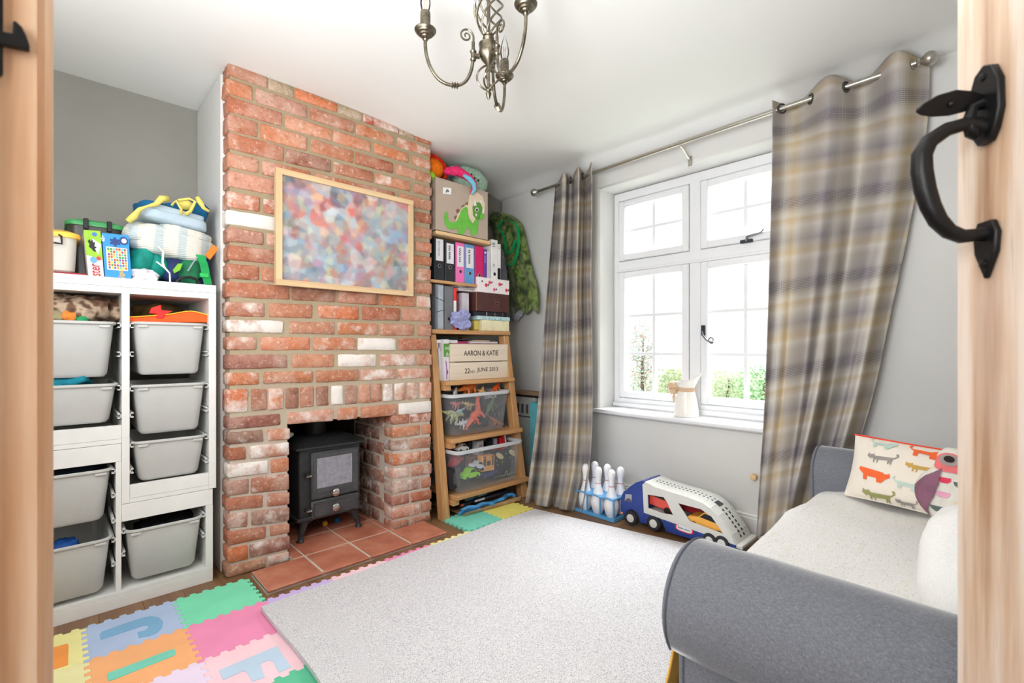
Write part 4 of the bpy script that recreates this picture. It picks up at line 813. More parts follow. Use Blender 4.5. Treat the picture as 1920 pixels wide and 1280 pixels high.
for i in range(16):
    u = rnd.random(); c0 = V((lerp(xa, xb, u), 2.4055, yb1+rnd.uniform(.004, .022))); MB().poly(disc(c0, (0, 1, 0), rnd.uniform(.002, .005), 7), (0, -.0005, 0)).build('print_flower', mat(rnd.choice([(90, 160, 200), (110, 180, 150), (240, 245, 245)]), .6), lid)
z3 = yb1+.0268; z4 = z3+.03
t, xa, xb = bx('black_case', 'flat black case between the brown and the pale yellow box', 890, 951, z3, z4, 2.425, .22, mat((38, 38, 46), .5))
for u in (.35, .6, .85): MB().box(lerp(xa, xb, u)-.003, lerp(xa, xb, u)+.003, 2.423, 2.4248, z3+.004, z4-.003).build('clasp', m_chr, t)
z5 = zat(547.5)
m_br = mat((84, 48, 46), .5, var=.12, sc_=20, name='brown_leatherette')
t, xa, xb = bx('keepsake_box', 'dark brown leatherette box with a ring pull under the floral box', 893, 954, z4+.0005, z5, 2.41, .28, m_br)
c0 = V((lerp(xa, xb, .6), 2.4, (z4+z5)/2-.005)); MB().tube([c0+V((.022*math.cos(a), 0, .022*math.sin(a)+.01)) for a in [math.pi+k*math.pi/8 for k in range(9)]], .002, 6, closed=True).build('ring_pull', mat((150, 130, 110), .3, .8), t, smooth=True)
MB().box(xa-.0007, xa+.003, 2.4085, 2.412, z4+.0005, z5).build('piping', mat((150, 110, 92), .6), t)
t, xa2, xb2 = bx('magazine_stack', 'stack of curling magazines beside the floral box', 860, 897, z5+.0005, z5+.016, 2.44, .2, mat((205, 196, 196), .6), 'magazines', 'magazine')
for k in range(5):
    zz_ = z5+.017+k*.006; mb = MB(); mb.grid(lambda u, v: V((lerp(xa2-.01*k, xb2, u), lerp(2.43, 2.62, v), zz_+.02*u*u*(.5+.25*k))), 8, 2); mb.build('magazine', mat([(214, 208, 210), (150, 140, 150), (230, 224, 222), (120, 110, 120), (205, 180, 190)][k], .5), t, solid=.004)
z6, z7 = z5+.0008, zat(519)
t, xa, xb = bx('floral_box', 'white box with pink roses and dark leaves on the brown box', 896, 955, z6, z7, 2.405, .22, mat((238, 228, 228), .6, var=.02))
for u, v in ((.25, .5), (.36, .3), (.5, .75), (.68, .35), (.9, .7), (.06, .3)):
    c0 = V((lerp(xa, xb, u), 2.4042, lerp(z7, z6, v)))
    if u > .1: MB().poly(disc(c0, (0, 1, 0), .013, 10), (0, -.0005, 0)).build('rose', mat(random.choice([(236, 110, 140), (232, 80, 100), (240, 150, 175)]), .6), t); MB().poly(disc(c0+V((.002, -.0007, .001)), (0, 1, 0), .006, 8), (0, -.0005, 0)).build('rose_heart', mat((200, 50, 80), .6), t)
    MB().poly([c0+V((.012, -.0002, .004)), c0+V((.024, -.0002, .011)), c0+V((.026, -.0002, 0)), c0+V((.016, -.0002, -.004))], (0, -.0005, 0)).build('leaf', mat((62, 64, 70), .6), t)
t, xa, xb = bx('carton', 'small white and mauve carton behind the lilac plastic bag', 866.5, 879.5, Z2, zat(551), 2.43, .15, mat((200, 192, 200), .5)); MB().box(at(857.5, 590, Y=2.46).x, xa-.0005, 2.46, 2.58, Z2, zat(553)).build('carton_side', mat((132, 108, 124), .5), t)
mb = MB(); slab(mb, 853, 888, 582, 617, 2.37, .04, 0, .4, .9, 21, 26)
for i, v in enumerate(mb.v): v.z = max(v.z, Z2+.002)
tag(mb.build('plastic_bag', mat((158, 162, 208), .45, var=.12), smooth=False), 'crumpled lilac plastic bag on the shelf below the binders', 'bag')
# shelf z .823 : books and wooden crate
Z3 = .8235
m_cr = wood('pale_crate_wood', (226, 208, 184), (240, 226, 206), 0, 5, .6)
xa, xb = at(846, 680, Y=2.385).x, at(952, 680, Y=2.385).x
cr = thing('wooden_crate', 'pale wooden crate lettered with two names and a date', 'crate', ((xa+xb)/2, 2.5, Z3))
zc1 = at(900, 645, Y=2.385).z; zm = (Z3+zc1)/2
def crate_side(nm, X0, X1, Ya, Yb):
    MB().box(X0, X1, Ya, Yb, Z3, zm-.003).build('slat', m_cr, cr, bevel=.0015); MB().box(X0, X1, Ya, Yb, zm+.003, zc1).build('slat', m_cr, cr, bevel=.0015)
crate_side('f', xa, xb, 2.385, 2.397); crate_side('b', xa, xb, 2.70, 2.712); crate_side('l', xa, xa+.012, 2.398, 2.699); crate_side('r', xb-.012, xb, 2.398, 2.699)
MB().box(xa+.012, xb-.012, 2.398, 2.699, Z3, Z3+.01).build('base', m_cr, cr)
for x_ in (xa+.013, xb-.033): MB().box(x_, x_+.02, 2.398, 2.418, Z3+.011, zc1-.001).build('corner_post', m_cr, cr)
w_ = xb-xa; H2 = zm-Z3
text('AARON & KATIE', (xa+w_*.205, 2.385, zm+H2*.34), (1, 0, 0), (0, 0, 1), w_*.61, H2*.3, INK, cr, bold=True)
text('22', (xa+w_*.22, 2.385, Z3+H2*.36), (1, 0, 0), (0, 0, 1), w_*.085, H2*.28, INK, cr, bold=True)
text('ND', (xa+w_*.315, 2.385, Z3+H2*.36), (1, 0, 0), (0, 0, 1), w_*.07, H2*.16, INK, cr)
text('JUNE 2013', (xa+w_*.43, 2.385, Z3+H2*.36), (1, 0, 0), (0, 0, 1), w_*.38, H2*.3, INK, cr, bold=True)
def fbook(label, px0, px1, py0, py1, lean, c, Y=2.42, dep=.2, thb=None):
    a, b_ = at(px0, (py0+py1)/2, Y=Y), at(px1, (py0+py1)/2, Y=Y); zt = at(px0, py0, Y=Y).z; L = lean
    P = [V((x_-(L if zt_ else 0), y_, Z3+.0005 if not zt_ else zt)) for x_ in (a.x, b_.x) for y_ in (Y, Y+dep) for zt_ in (0, 1)]
    t = thing('book', label, 'book', (a.x, Y+dep/2, Z3)); MB().hexa(P, 0).build('cover', mat(c, .5, var=.03), t)
    return t, P
bks = [('thin blue book at the left end below the first board', 813.5, 817, 650, (90, 130, 160), .012), ('teal topped white book beside the thin blue one', 817.8, 821.5, 640, (224, 222, 218), .015), ('white book leaning left of the grey book', 822, 826.5, 652, (214, 212, 210), .02), ('grey white book leaning against the green one', 827, 831, 658, (190, 188, 196), .02)]
for lb, a_, b_, yt, c, ln in bks: fbook(lb, a_+3, b_+3, yt, 714, ln, c)
t, P = fbook('green and white picture book showing the letters nd and dia', 832.5, 842.5, 636, 714, .004, (222, 216, 220), Y=2.40)
Fg = lambda u, v: (P[1]*(1-u)+P[5]*u)*(1-v)+(P[0]*(1-u)+P[4]*u)*v+V((0, -.0012, 0))
MB().poly([Fg(0, .1), Fg(1, .1), Fg(1, .42), Fg(0, .42)], (0, -.0006, 0)).build('green_panel', mat((92, 150, 60), .5), t)
text('nd', Fg(.3, .25)+V((0, -.001, 0)), (1, 0, 0), (0, 0, 1), .03, .024, WHITE, t); text('dia', Fg(.35, .4)+V((0, -.001, 0)), (1, 0, 0), (0, 0, 1), .028, .024, WHITE, t)
MB().poly([Fg(*q) for q in ((.3, .5), (.5, .55), (.55, .7), (.8, .8), (.6, .85), (.55, .97), (.42, .97), (.45, .75))], (0, -.0006, 0)).build('purple_print', mat((140, 80, 150), .5), t)
zt5 = zc1+.001
for i, (lb, a_, b_, h, c) in enumerate([('red sheet of card lying on the wooden crate', 843, 950, .004, (200, 120, 105)), ('flat white box lying at the left on the crate and books', 815, 858, .02, (236, 236, 238)), ('magenta paperback lying on the crate', 859, 878, .012, (180, 50, 120)), ('white paperback lying at the right on the crate', 882, 933, .012, (220, 220, 230))]):
    xa_, xb_ = at(a_, 636, Y=2.43).x, at(b_, 636, Y=2.43).x; z_ = zt5 if i == 0 else zt5+.0045
    tag(MB().box(xa_, xb_, 2.43, 2.63, z_, z_+h, c=.001).build('flat_book', mat(c, .5, var=.03)), lb, 'book')
xa_, xb_ = at(890, 632, Y=2.45).x, at(918, 632, Y=2.45).x; tag(MB().box(xa_, xb_, 2.45, 2.62, zt5+.017, zt5+.027, c=.001).build('flat_book', mat((214, 186, 150), .6)), 'thin cream book topping the pile on the crate', 'book')
tag(MB().box(at(846, 630, Y=2.47).x, at(885, 627, Y=2.47).x, 2.47, 2.66, zt5+.028, zt5+.034, c=.001).build('tablet', mat((52, 56, 70), .3)), 'dark flat folder on top of the pile on the crate', 'folder')
# ---- clear plastic boxes
m_clear = NT('clear_plastic'); t_ = m_clear.t; tr = m_clear.n('ShaderNodeBsdfTransparent'); tr.inputs[0].default_value = (.93, .94, .96, 1); pb = t_.nodes['Principled BSDF']; pb.inputs['Base Color'].default_value = rgb(214, 217, 222); pb.inputs['Roughness'].default_value = .2
mx = m_clear.n('ShaderNodeMixShader'); mx.inputs[0].default_value = .17; m_clear.l(tr.outputs[0], mx.inputs[1]); m_clear.l(pb.outputs[0], mx.inputs[2]); m_clear.l(mx.outputs[0], t_.nodes['Material Output'].inputs[0]); m_clear = m_clear.m
m_rim = mat((206, 210, 214), .35, var=.02, name='cloudy_plastic_rim')
def clearbox(label, x0, x1, y0, y1, z0, z1):
    t = thing('clear_box', label, 'box', ((x0+x1)/2, (y0+y1)/2, z0)); cx, cy, w_, d = (x0+x1)/2, (y0+y1)/2, x1-x0, y1-y0
    mb = MB(); rings(mb, [rr(cx, cy, w_-.10, d-.08, .03, z0), rr(cx, cy, w_-.075, d-.055, .035, z0+.01), rr(cx, cy, w_-.02, d-.02, .04, z1-.022)]); mb.build('box_body', m_clear, t, smooth=True)
    mb = MB(); rings(mb, [rr(cx, cy, w_-.02, d-.02, .04, z1-.024), rr(cx, cy, w_, d, .045, z1-.02), rr(cx, cy, w_+.004, d+.004, .045, z1-.002), rr(cx, cy, w_-.002, d-.002, .044, z1), rr(cx, cy, w_-.03, d-.03, .038, z1-.001), rr(cx, cy, w_-.03, d-.03, .038, z1-.02)], capb=False); mb.build('rim', m_rim, t, smooth=True)
    return t
C1 = (1.705, 2.215, 2.32, 2.68, .4775, .742); clearbox('clear plastic box full of toy dinosaurs on the ladder shelf', *C1)
C2 = (1.70, 2.27, 2.255, 2.65, .1425, .408); clearbox('clear plastic box full of toy vehicles on the lowest ladder shelf', *C2)
text('DINOS', (1.98, 2.3245, .70), (1, 0, 0), (0, 0, 1), .1, .018, m_rim, bpy.data.objects['clear_box'])
def dino(label, c, L, ang, tilt, col, kind=0, cat='toy dinosaur'):
    """small toy dinosaur: body, tail, head, four legs in one mesh"""
    R = Matrix.Rotation(ang, 4, 'Z') @ Matrix.Rotation(tilt, 4, 'Y'); c = V(c); mb = MB(); k = L/.2
    up_ = 1 if kind != 1 else 1.6
    body = [(-.1, 0, .012), (-.075, 0, .012), (-.045, 0, .02), (-.01, 0, .03), (.03, 0, .034), (.055, 0, .05*up_), (.075, 0, .06*up_), (.1, 0, .056*up_)]
    rad = [.002, .005, .011, .02, .018, .01, .012, .004]
    mb.tube([c+(R @ (V(p)*k)).to_3d() for p in body], [r*k for r in rad], 10)
    for sx, sy in ((-.015, 1), (-.015, -1), (.03, 1), (.03, -1)):
        f = .5 if kind == 1 and sx > 0 else 1
        mb.tube([c+(R @ (V(p)*k)).to_3d() for p in ((sx, sy*.01, .025), (sx+.006, sy*.016, .005), (sx-.002, sy*.017, -.015*f), (sx+.008, sy*.017, -.018*f))], [.009*k, .007*k, .004*k, .005*k], 7)
    if kind == 2:
        for i in range(5): q = body[i+1]; mb.tube([c+(R @ (V((q[0], 0, q[2]+rad[i+1]*.7))*k)).to_3d(), c+(R @ (V((q[0]-.004, 0, q[2]+rad[i+1]+.018))*k)).to_3d()], [.007*k, .001*k], 4)
    return tag(mb.build('toy_dinosaur', mat(col, .5, var=.2, sc_=60), smooth=True, angle=0), label, cat)
DY = 2.45
def dn(label, px_, py_, Y, L, ang, tilt, col, kind=0): dino(label, at(px_, py_, Y=Y), L, ang, tilt, col, kind)
dn('large orange toy dinosaur seen standing through the clear front', 895, 786, 2.385, .25, 0, -.6, (236, 104, 70), 1)
dn('orange toy dinosaur lying on its side on top of the full clear box', 878, 736, 2.46, .26, .1, .05, (240, 132, 60))
dn('bright orange toy dinosaur head and neck at the top right of the clear box', 930, 732, 2.42, .15, .2, -.25, (250, 100, 40))
dn('small white toy dinosaur on top at the left of the clear box', 853, 740, 2.40, .1, .6, -.3, (216, 216, 218), 2)
dn('black toy dinosaur at the top left corner of the clear box', 833, 737, 2.45, .14, 1.2, 0, (40, 44, 56))
dn('white toy dinosaur at the bottom of the clear box', 868, 800, 2.40, .16, .2, .2, (222, 222, 226), 2)
dn('pale yellow green toy dinosaur at the left inside the clear box', 845, 785, 2.41, .22, .2, .5, (192, 200, 140))
dn('pink and white toy dinosaur in the upper left of the clear box', 853, 763, 2.42, .13, .3, .4, (224, 130, 130), 2)
dn('tan spiky toy dinosaur near the top middle of the clear box', 876, 763, 2.42, .13, .0, .5, (206, 178, 130), 2)
dn('olive green toy dinosaur in the upper right of the clear box', 922, 766, 2.42, .18, .2, -.6, (110, 130, 96))
dn('brown toy dinosaur at the right inside the clear box', 926, 795, 2.40, .17, 0, .8, (170, 110, 84))
dn('pale blue toy dinosaur left of the large orange one', 861, 774, 2.40, .09, .1, .1, (170, 206, 214))
dn('grey toy dinosaur deep in the middle of the clear box', 890, 772, 2.52, .24, .4, .2, (84, 88, 96)); dn('dark green toy dinosaur deep at the bottom of the clear box', 905, 800, 2.54, .24, .2, 0, (60, 84, 70)); dn('brown black toy dinosaur deep at the right of the clear box', 930, 775, 2.56, .2, .1, 0, (76, 64, 62))
mb = MB(); p = at(907, 727, Y=2.40); mb.poly([at(*q, Y=2.40) for q in ((897, 742), (900, 734), (895, 730), (903, 731), (907, 724), (908, 733), (915, 735), (909, 738), (907, 742))], (0, .012, 0)); tag(mb.build('toy_fin', mat((232, 180, 110), .6)), 'tan star shaped toy piece standing on the orange dinosaurs', 'toy')
tag(MB().box(1.76, 2.16, 2.56, 2.64, .50, .70, c=.01).build('dark_bag', mat((48, 50, 62), .7, var=.2)), 'dark bag filling the back of the dinosaur box', 'bag')
def toycar(label, c, L, ang, tilt, col, cat='toy car', H=.5, wheelc=(30, 30, 32)):
    R = Matrix.Rotation(ang, 4, 'Z') @ Matrix.Rotation(tilt, 4, 'Y'); c = V(c); W = L*.42; t = thing('toy_car', label, cat, c)
    def T(p): return c+(R @ V(p)).to_3d()
    prof = [(-.5, .1), (-.5, .24), (-.42, .3), (-.22, .34), (-.08, H), (.14, H), (.28, .32), (.46, .26), (.5, .16), (.48, .1)]
    MB().poly([T((x_*L, -W/2, z_*L)) for x_, z_ in prof], (R @ V((0, W, 0))).to_3d()).build('body', mat(col, .3, var=.02), t, bevel=L*.02)
    for s in (-1, 1):
        gl_ = [(-.18, .35), (-.07, H-.03), (.12, H-.03), (.22, .34)]; MB().poly([T((x_*L, s*(W/2+.0002), z_*L)) for x_, z_ in gl_], (R @ V((0, s*.0008, 0))).to_3d()).build('side_window', BLACK, t)
        for x_ in (-.3, .3): MB().lathe([(.09*L, -.012), (.095*L, -.004), (.095*L, .004), (.05*L, .006)], 14, T((x_*L, s*(W/2-.004), .1*L)), ax=(R @ V((0, s, 0))).to_3d()).build('wheel', mat(wheelc, .5), t, smooth=True)
    return t
toycar('lime green toy car at the bottom left of the clear box', at(880, 898, Y=2.33), .14, .1, .03, (150, 226, 50))
toycar('white toy car lying tilted above the green one', at(893, 880, Y=2.33), .11, .1, .3, (222, 224, 228))
toycar('dark blue toy car at the bottom middle of the clear box', at(917, 894, Y=2.36), .13, .1, -.1, (48, 76, 130))
toycar('red toy car at the upper left inside the clear box', at(855, 872, Y=2.40), .12, .3, -.3, (200, 40, 60))
toycar('white toy car lying on top at the left of the clear box', at(865, 846, Y=2.38), .1, .2, .1, (236, 236, 236))
toycar('small red and white toy car beside the rim on the left', at(848, 842, Y=2.44), .09, .5, 0, (206, 40, 50))
def block(name, label, px_, py_, Y, sz, rz, ry, c, cat='toy', extra=None):
    c0 = at(px_, py_, Y=Y); R = Matrix.Rotation(rz, 4, 'Z') @ Matrix.Rotation(ry, 4, 'Y'); t = thing(name, label, cat, c0)
    mb = MB().box(-sz[0]/2, sz[0]/2, -sz[1]/2, sz[1]/2, -sz[2]/2, sz[2]/2, c=.003); mb.v = [c0+(R @ v) for v in mb.v]; mb.build('body', mat(c, .4, var=.05), t)
    for (nm, x0_, x1_, z0_, z1_, cc2) in (extra or []):
        mb = MB().box(x0_*sz[0], x1_*sz[0], -sz[1]/2-.0012, -sz[1]/2-.0003, z0_*sz[2], z1_*sz[2]); mb.v = [c0+(R @ v) for v in mb.v]; mb.build(nm, mat(cc2, .4), t)
    return t
block('toy_bus', 'orange toy bus standing on end behind the clear front', 911, 867, 2.345, (.11, .05, .1), 0, .06, (240, 172, 96), extra=[('window', -.12, .16, -.14, .16, (60, 64, 76)), ('window', -.38, -.2, -.2, .34, (90, 80, 76)), ('window', .27, .4, -.15, .36, (90, 80, 76)), ('bumper', -.42, -.2, .38, .47, (90, 60, 50)), ('bumper', .2, .42, .38, .47, (90, 60, 50))])
block('toy_bus', 'brown wooden toy bus partly hidden by the orange one', 890, 863, 2.40, (.12, .05, .07), 0, 0, (150, 112, 92), extra=[('window', -.4, -.2, -.1, .3, (70, 70, 80)), ('window', -.12, .08, -.1, .3, (70, 70, 80)), ('window', .16, .36, -.1, .3, (70, 70, 80))])
block('toy_case', 'small silver grey toy crate sticking out of the clear box', 895, 838, 2.42, (.06, .06, .09), .2, 0, (196, 198, 204), extra=[('panel', -.3, .3, -.4, -.3, (130, 130, 140)), ('panel', -.3, .3, .1, .2, (130, 130, 140))]); block('toy_case', 'black toy truck cab sticking out of the clear box', 879, 838, 2.46, (.07, .06, .09), .1, 0, (30, 32, 38))
block('toy_engine', 'black toy fire engine cab with a silver window and red bumper', 922, 831, 2.42, (.055, .06, .1), .15, 0, (44, 46, 54), extra=[('window', -.3, .35, .0, .36, (176, 180, 190)), ('bumper', -.45, .45, -.42, -.22, (214, 40, 50))])
block('toy_engine', 'tilted red toy engine with a white stripe at the top of the clear box', 938, 828, 2.42, (.06, .06, .09), .1, -.25, (218, 28, 48), extra=[('stripe', .28, .48, -.48, .48, (236, 236, 232))])
nb = thing('toy_board', 'dark blue board with cream ovals standing inside the clear box', 'toy', at(945, 870, Y=2.36)); q4 = [at(930, 850, Y=2.36), at(975, 842, Y=2.36), at(970, 890, Y=2.36), at(925, 900, Y=2.36)]; MB().poly(q4, (0, .06, 0)).build('board', mat((44, 52, 66), .5), nb)
CRE = mat((238, 222, 170), .6)
for (cx_, cy_, rr_) in ((937, 854.5, 7), (961, 848.5, 7)): MB().poly([at(cx_+rr_*math.cos(a), cy_+rr_*.75*math.sin(a)+.4*rr_*math.cos(a), Y=2.359) for a in [k*math.pi/8 for k in range(16)]], (0, -.001, 0)).build('oval', CRE, nb)
for q in ((924, 865), (931, 864), (942, 866), (933, 871), (956, 857), (966, 859), (960, 865), (949, 850)): MB().poly(disc(at(*q, Y=2.359), (0, 1, 0), .004, 8), (0, -.001, 0)).build('dot', CRE, nb)
MB().tube([at(*q, Y=2.358) for q in ((929, 885), (929, 893), (946, 891), (950, 882), (952, 890), (960, 886), (971, 884))], .0012, 5).build('outline', CRE, nb)
block('toy_case', 'black board game box end at the bottom left of the clear box', 848, 895, 2.33, (.075, .06, .12), 0, -.05, (34, 32, 38), extra=[('lettering_panel', -.2, .1, -.3, .3, (80, 78, 84))])
tag(MB().box(1.77, 2.2, 2.5, 2.6, .165, .36, c=.01).build('dark_case', mat((44, 46, 54), .6, var=.15)), 'dark case filling the back of the vehicle box', 'case')
# ---- flat heap under the ladder shelf
ct = thing('cardboard_tray', 'shallow brown cardboard tray lying on the floor under the ladder shelf', 'tray', at(915, 960, Z=.014))
q4 = [at(851, 966, Z=.03), at(900, 963, Z=.018), at(975, 936, Z=.02), at(979, 922, Z=.045), at(960, 925, Z=.03), at(870, 950, Z=.03)]
a, b_, c_, d_ = at(872, 967, Z=.0145), at(975, 938, Z=.0145), V((2.3, 2.6, .0145)), V((1.74, 2.6, .0145))
MB().poly([a, b_, c_, d_], (0, 0, .004)).build('base', mat((176, 140, 108), .8, var=.06), ct)
MB().poly([a, b_, b_+V((.012, -.004, .03)), a+V((-.01, -.012, .02))], (0, .003, 0)).build('flap', mat((186, 150, 118), .8), ct)
tr_ = thing('toy_track', 'light blue plastic toy track in the cardboard tray', 'toy', at(920, 950, Z=.03)); m_tb = mat((70, 148, 206), .4)
pts = [(868, 957), (880, 953), (895, 951), (905, 947), (918, 944), (925, 946), (932, 940), (945, 937), (952, 929), (962, 928), (967, 930)]
MB().tube([at(*q, Z=.045)+V((0, .01, .004*(i % 2))) for i, q in enumerate(pts)], [.012, .014, .012, .015, .012, .016, .011, .013, .015, .01, .012], 6).build('track', m_tb, tr_)
MB().tube([at(*q, Z=.03) for q in ((862, 962), (870, 958), (878, 956), (900, 953))], [.01, .014, .012, .01], 6).build('track', m_tb, tr_)
for i, (lb, px0, py0, px1, py1, z_, c) in enumerate([('long black box lying over the blue toy track', 862, 950, 955, 922, .062, (30, 30, 34)), ('dark board with a grey picture lying on the heap', 872, 940, 950, 914, .082, (70, 76, 84))]):
    a, b_ = at(px0, py0, Z=z_), at(px1, py1, Z=z_); d_ = V((.02, .26, .0)); t = thing('flat_box', lb, 'box', (a+b_)/2)
    MB().poly([a, b_, b_+d_, a+d_], (0, 0, .014)).build('box_body', mat(c, .4, var=.15), t)
    for u0, u1, cc2 in (((.02, .07, (226, 70, 40)), (.28, .48, (226, 226, 230)), (.5, .8, (60, 60, 66))) if i == 0 else ((.05, .2, (60, 120, 150)), (.3, .5, (120, 150, 160)))):
        n_ = V((0, -.0008, 0)); A = a+(b_-a)*u0+n_; B = a+(b_-a)*u1+n_; MB().poly([A, B, B+V((0, 0, .013)), A+V((0, 0, .013))], (0, -.0005, 0)).build('printed_panel', mat(cc2, .4), t)
# ---- things in the far corner
tb = thing('toy_cupboard', 'teal painted toy cupboard in the corner behind the left curtain', 'cupboard', (2.58, 2.3, 0)); m_teal = mat((92, 172, 184), .5, var=.04)
MB().box(2.50, 2.70, 2.21, 2.425, .002, .628, c=.003).build('carcass', m_teal, tb); MB().box(2.494, 2.4995, 2.215, 2.42, .335, .62, c=.002).build('door', m_teal, tb); MB().box(2.494, 2.4995, 2.215, 2.42, .02, .328, c=.002).build('door', m_teal, tb)
pb_ = thing('printed_panel', 'grey printed board leaning in the corner between shelf and teal cupboard', 'board', (2.6, 2.6, 0)); MB().box(2.56, 2.60, 2.43, 2.72, .002, .655, c=.003).build('board', mat((176, 178, 172), .6, var=.06), pb_)
for k in range(4): MB().box(2.5585, 2.5595, 2.45+.05*k, 2.475+.05*k, .53, .6).build('print_bar', mat((84, 86, 84), .7), pb_)
MB().box(2.5585, 2.5595, 2.44, 2.7, .50, .51).build('print_bar', mat((84, 86, 84), .7), pb_)
tag(MB().box(2.55, 2.60, 2.2, 2.78, .6565, .672, c=.002).build('black_tray', mat((34, 34, 38), .5)), 'thin black tray resting on the grey board and teal cupboard', 'tray')
tag(MB().box(2.53, 2.62, 2.2, 2.8, .6725, .70, c=.003).build('wooden_plank', wood('weathered_plank', (130, 104, 80), (156, 128, 100), 1, 4, .6)), 'brown wooden plank lying across the top in the far corner', 'plank')

# ---- green camouflage costume hanging in the corner
m_gc = NT('green_camouflage'); b = m_gc; b.set(.9, 0, .15); co = b.coord(); b.col(b.ramp(b.noise(13, co, 2), [(.34, rgb(50, 64, 36)), (.45, rgb(92, 114, 56)), (.56, rgb(140, 158, 88)), (.68, rgb(82, 92, 56))])); b.bump(b.noise(25, co), .5, .006); b.b.inputs['Sheen Weight'].default_value = .3; m_gc = b.m
gx = thing('hanging_costume', 'green camouflage costume with bright green straps hanging in the far corner', 'costume', at(965, 590, X=2.66))
Lc = [(0, 921, 396), (.12, 912, 420), (.3, 918, 455), (.5, 938, 495), (.75, 953, 540), (1, 957, 584)]; Rc = [(0, 955, 401), (.12, 978, 420), (.3, 988, 460), (.5, 997, 500), (.75, 1009, 545), (1, 1009, 584)]
def cf(u, v):
    l = interp(Lc, v); r = interp(Rc, v); d = .02*math.sin(u*11+v*2+2*noise.noise(V((u*2, v*3, 2))))*smooth(v*2)+.007*math.sin(u*23-v*4)+.02*noise.noise(V((u*5, v*6, 0)))-.05*math.sin(math.pi*u)*(1-.5*v)
    return at(lerp(l[0], r[0], u), lerp(l[1], r[1], u)+(5*math.sin(u*14) if v > .9 else 0), X=2.67+d)
mb = MB(); mb.grid(cf, 60, 50); mb.build('costume_cloth', m_gc, gx, smooth=True, solid=.006, angle=0)
mb = MB(); mb.ell(at(931, 413, X=2.60), (.05, .07, .06), 20, 1, 0, None, .3, 2); mb.build('costume_hood', m_gc, gx, smooth=True, angle=0)
def z7(l): return [at(790+x/3.458, 270+y/3.458, X=2.575) for x, y in l]
m_gs = mat((24, 172, 100), .6)
strap(z7([(495, 545), (520, 500), (560, 492), (600, 505), (625, 540), (632, 620), (625, 700), (600, 770), (575, 795), (545, 770), (530, 735)]), .03, m_gs, gx, 'strap', .004, (0, 1, .25))
strap(z7([(500, 545), (535, 590), (545, 660), (560, 715), (585, 700), (610, 620)]), .028, m_gs, gx, 'strap', .004, (0, 1, .25))
mb = MB(); mb.ell(at(968, 588, X=2.68), (.03, .06, .055), 16, 1, 0, None, .5, 6); tag(mb.build('grey_cloth', mat((176, 178, 188), .7), smooth=True, angle=0), 'pale grey cloth showing below the green camouflage costume', 'cloth')
# ================================================================ FOAM MATS AND RUG
MX = [-.465, -.2, .065, .333, .598, .86, 1.12, 1.383, 1.645, 1.905, 2.168]; MY = [1.297, 1.553, 1.81, 2.067, 2.322]
foam = lambda c: mat(c, .75, var=.03, sc_=9, bump=.15, bs=420, spec=.25)
TZ = .012
def wave(a, b, fixed, horiz, n=6, d=.0075):
    pts = []
    for k in range(n):
        for f, s in ((.0, -1), (.06, 1), (.44, 1), (.5, -1)):  # dovetail tabs
            t_ = (k+f+(.06 if s < 0 and f == .5 else 0)+.22)/n
            pts.append((lerp(a, b, t_), fixed+s*d))
    out = []
    for i, (p, q) in enumerate(pts): out.append(V((p, q, 0)) if horiz else V((q, p, 0)))
    return out
def foam_tile(i, j, c, label, x0=None, x1=None):
    xa, xb, ya, yb_ = MX[i], MX[i+1], MY[j], MY[j+1]; g = .0004
    c0 = [V((xa-.0075, ya-.0075, 0))]; P = c0+wave(xa, xb, ya, True)+[V((xb-.0075, ya-.0075, 0))]+wave(ya, yb_, xb, False)+[V((xb-.0075, yb_-.0075, 0))]+wave(xa, xb, yb_, True)[::-1]+[V((xa-.0075, yb_-.0075, 0))]+wave(ya, yb_, xa, False)[::-1]
    cx, cy = (xa+xb)/2, (ya+yb_)/2; P = [V((cx+(p.x-cx)*.9975, cy+(p.y-cy)*.9975, .0006)) for p in P]
    t = thing('foam_mat', label, 'play mat', (cx, cy, .0006), 'interlocking foam floor mats'); MB().poly(P, (0, 0, TZ-.0006)).build('mat_tile', foam(c), t); return t
Y_, BLU, ORA, PINK, LPK, LAV, MINT = (240, 232, 158), (176, 194, 224), (246, 178, 122), (240, 146, 184), (246, 206, 214), (206, 184, 232), (128, 226, 182)
tY = foam_tile(1, 3, Y_, 'pale yellow foam mat with an orange letter beside the door frame')
tB = foam_tile(2, 3, BLU, 'pale blue foam mat with a darker blue letter J')
tM = foam_tile(3, 3, MINT, 'mint green foam mat between the blue mat and the terracotta hearth')
foam_tile(1, 2, (236, 230, 170), 'pale yellow foam mat in front of the one with an orange letter')
tO = foam_tile(2, 2, ORA, 'orange foam mat with a mint letter I')
foam_tile(3, 2, PINK, 'bright pink foam mat at the near left corner of the rug')
foam_tile(2, 1, (234, 216, 236), 'very pale lilac foam mat at the bottom edge in front of the orange one')
tF = foam_tile(3, 1, LPK, 'pale pink foam mat with a pale blue letter F'); foam_tile(3, 0, (96, 190, 150), 'dark mint foam mat peeping out at the bottom beside the rug')
foam_tile(4, 2, LAV, 'lavender foam mat strip between the rug and the left end of the hearth'); foam_tile(5, 2, LPK, 'pale pink foam mat strip between the rug and the middle of the hearth')
foam_tile(6, 2, PINK, 'bright pink foam mat strip between the rug and the right half of the hearth'); foam_tile(7, 2, Y_, 'pale yellow foam mat strip at the right end of the hearth')
foam_tile(8, 3, (124, 214, 190), 'aqua green foam mat under the foot of the ladder shelf'); foam_tile(9, 3, (240, 228, 120), 'yellow foam mat between the ladder shelf and the left curtain')
def letter(t, pts, org, sc2, c, name='letter'): return MB().poly([at(org[0]+x/sc2, org[1]+y/sc2, Z=TZ+.0002) for x, y in pts], (0, 0, .0014)).build(name, foam(c), t)
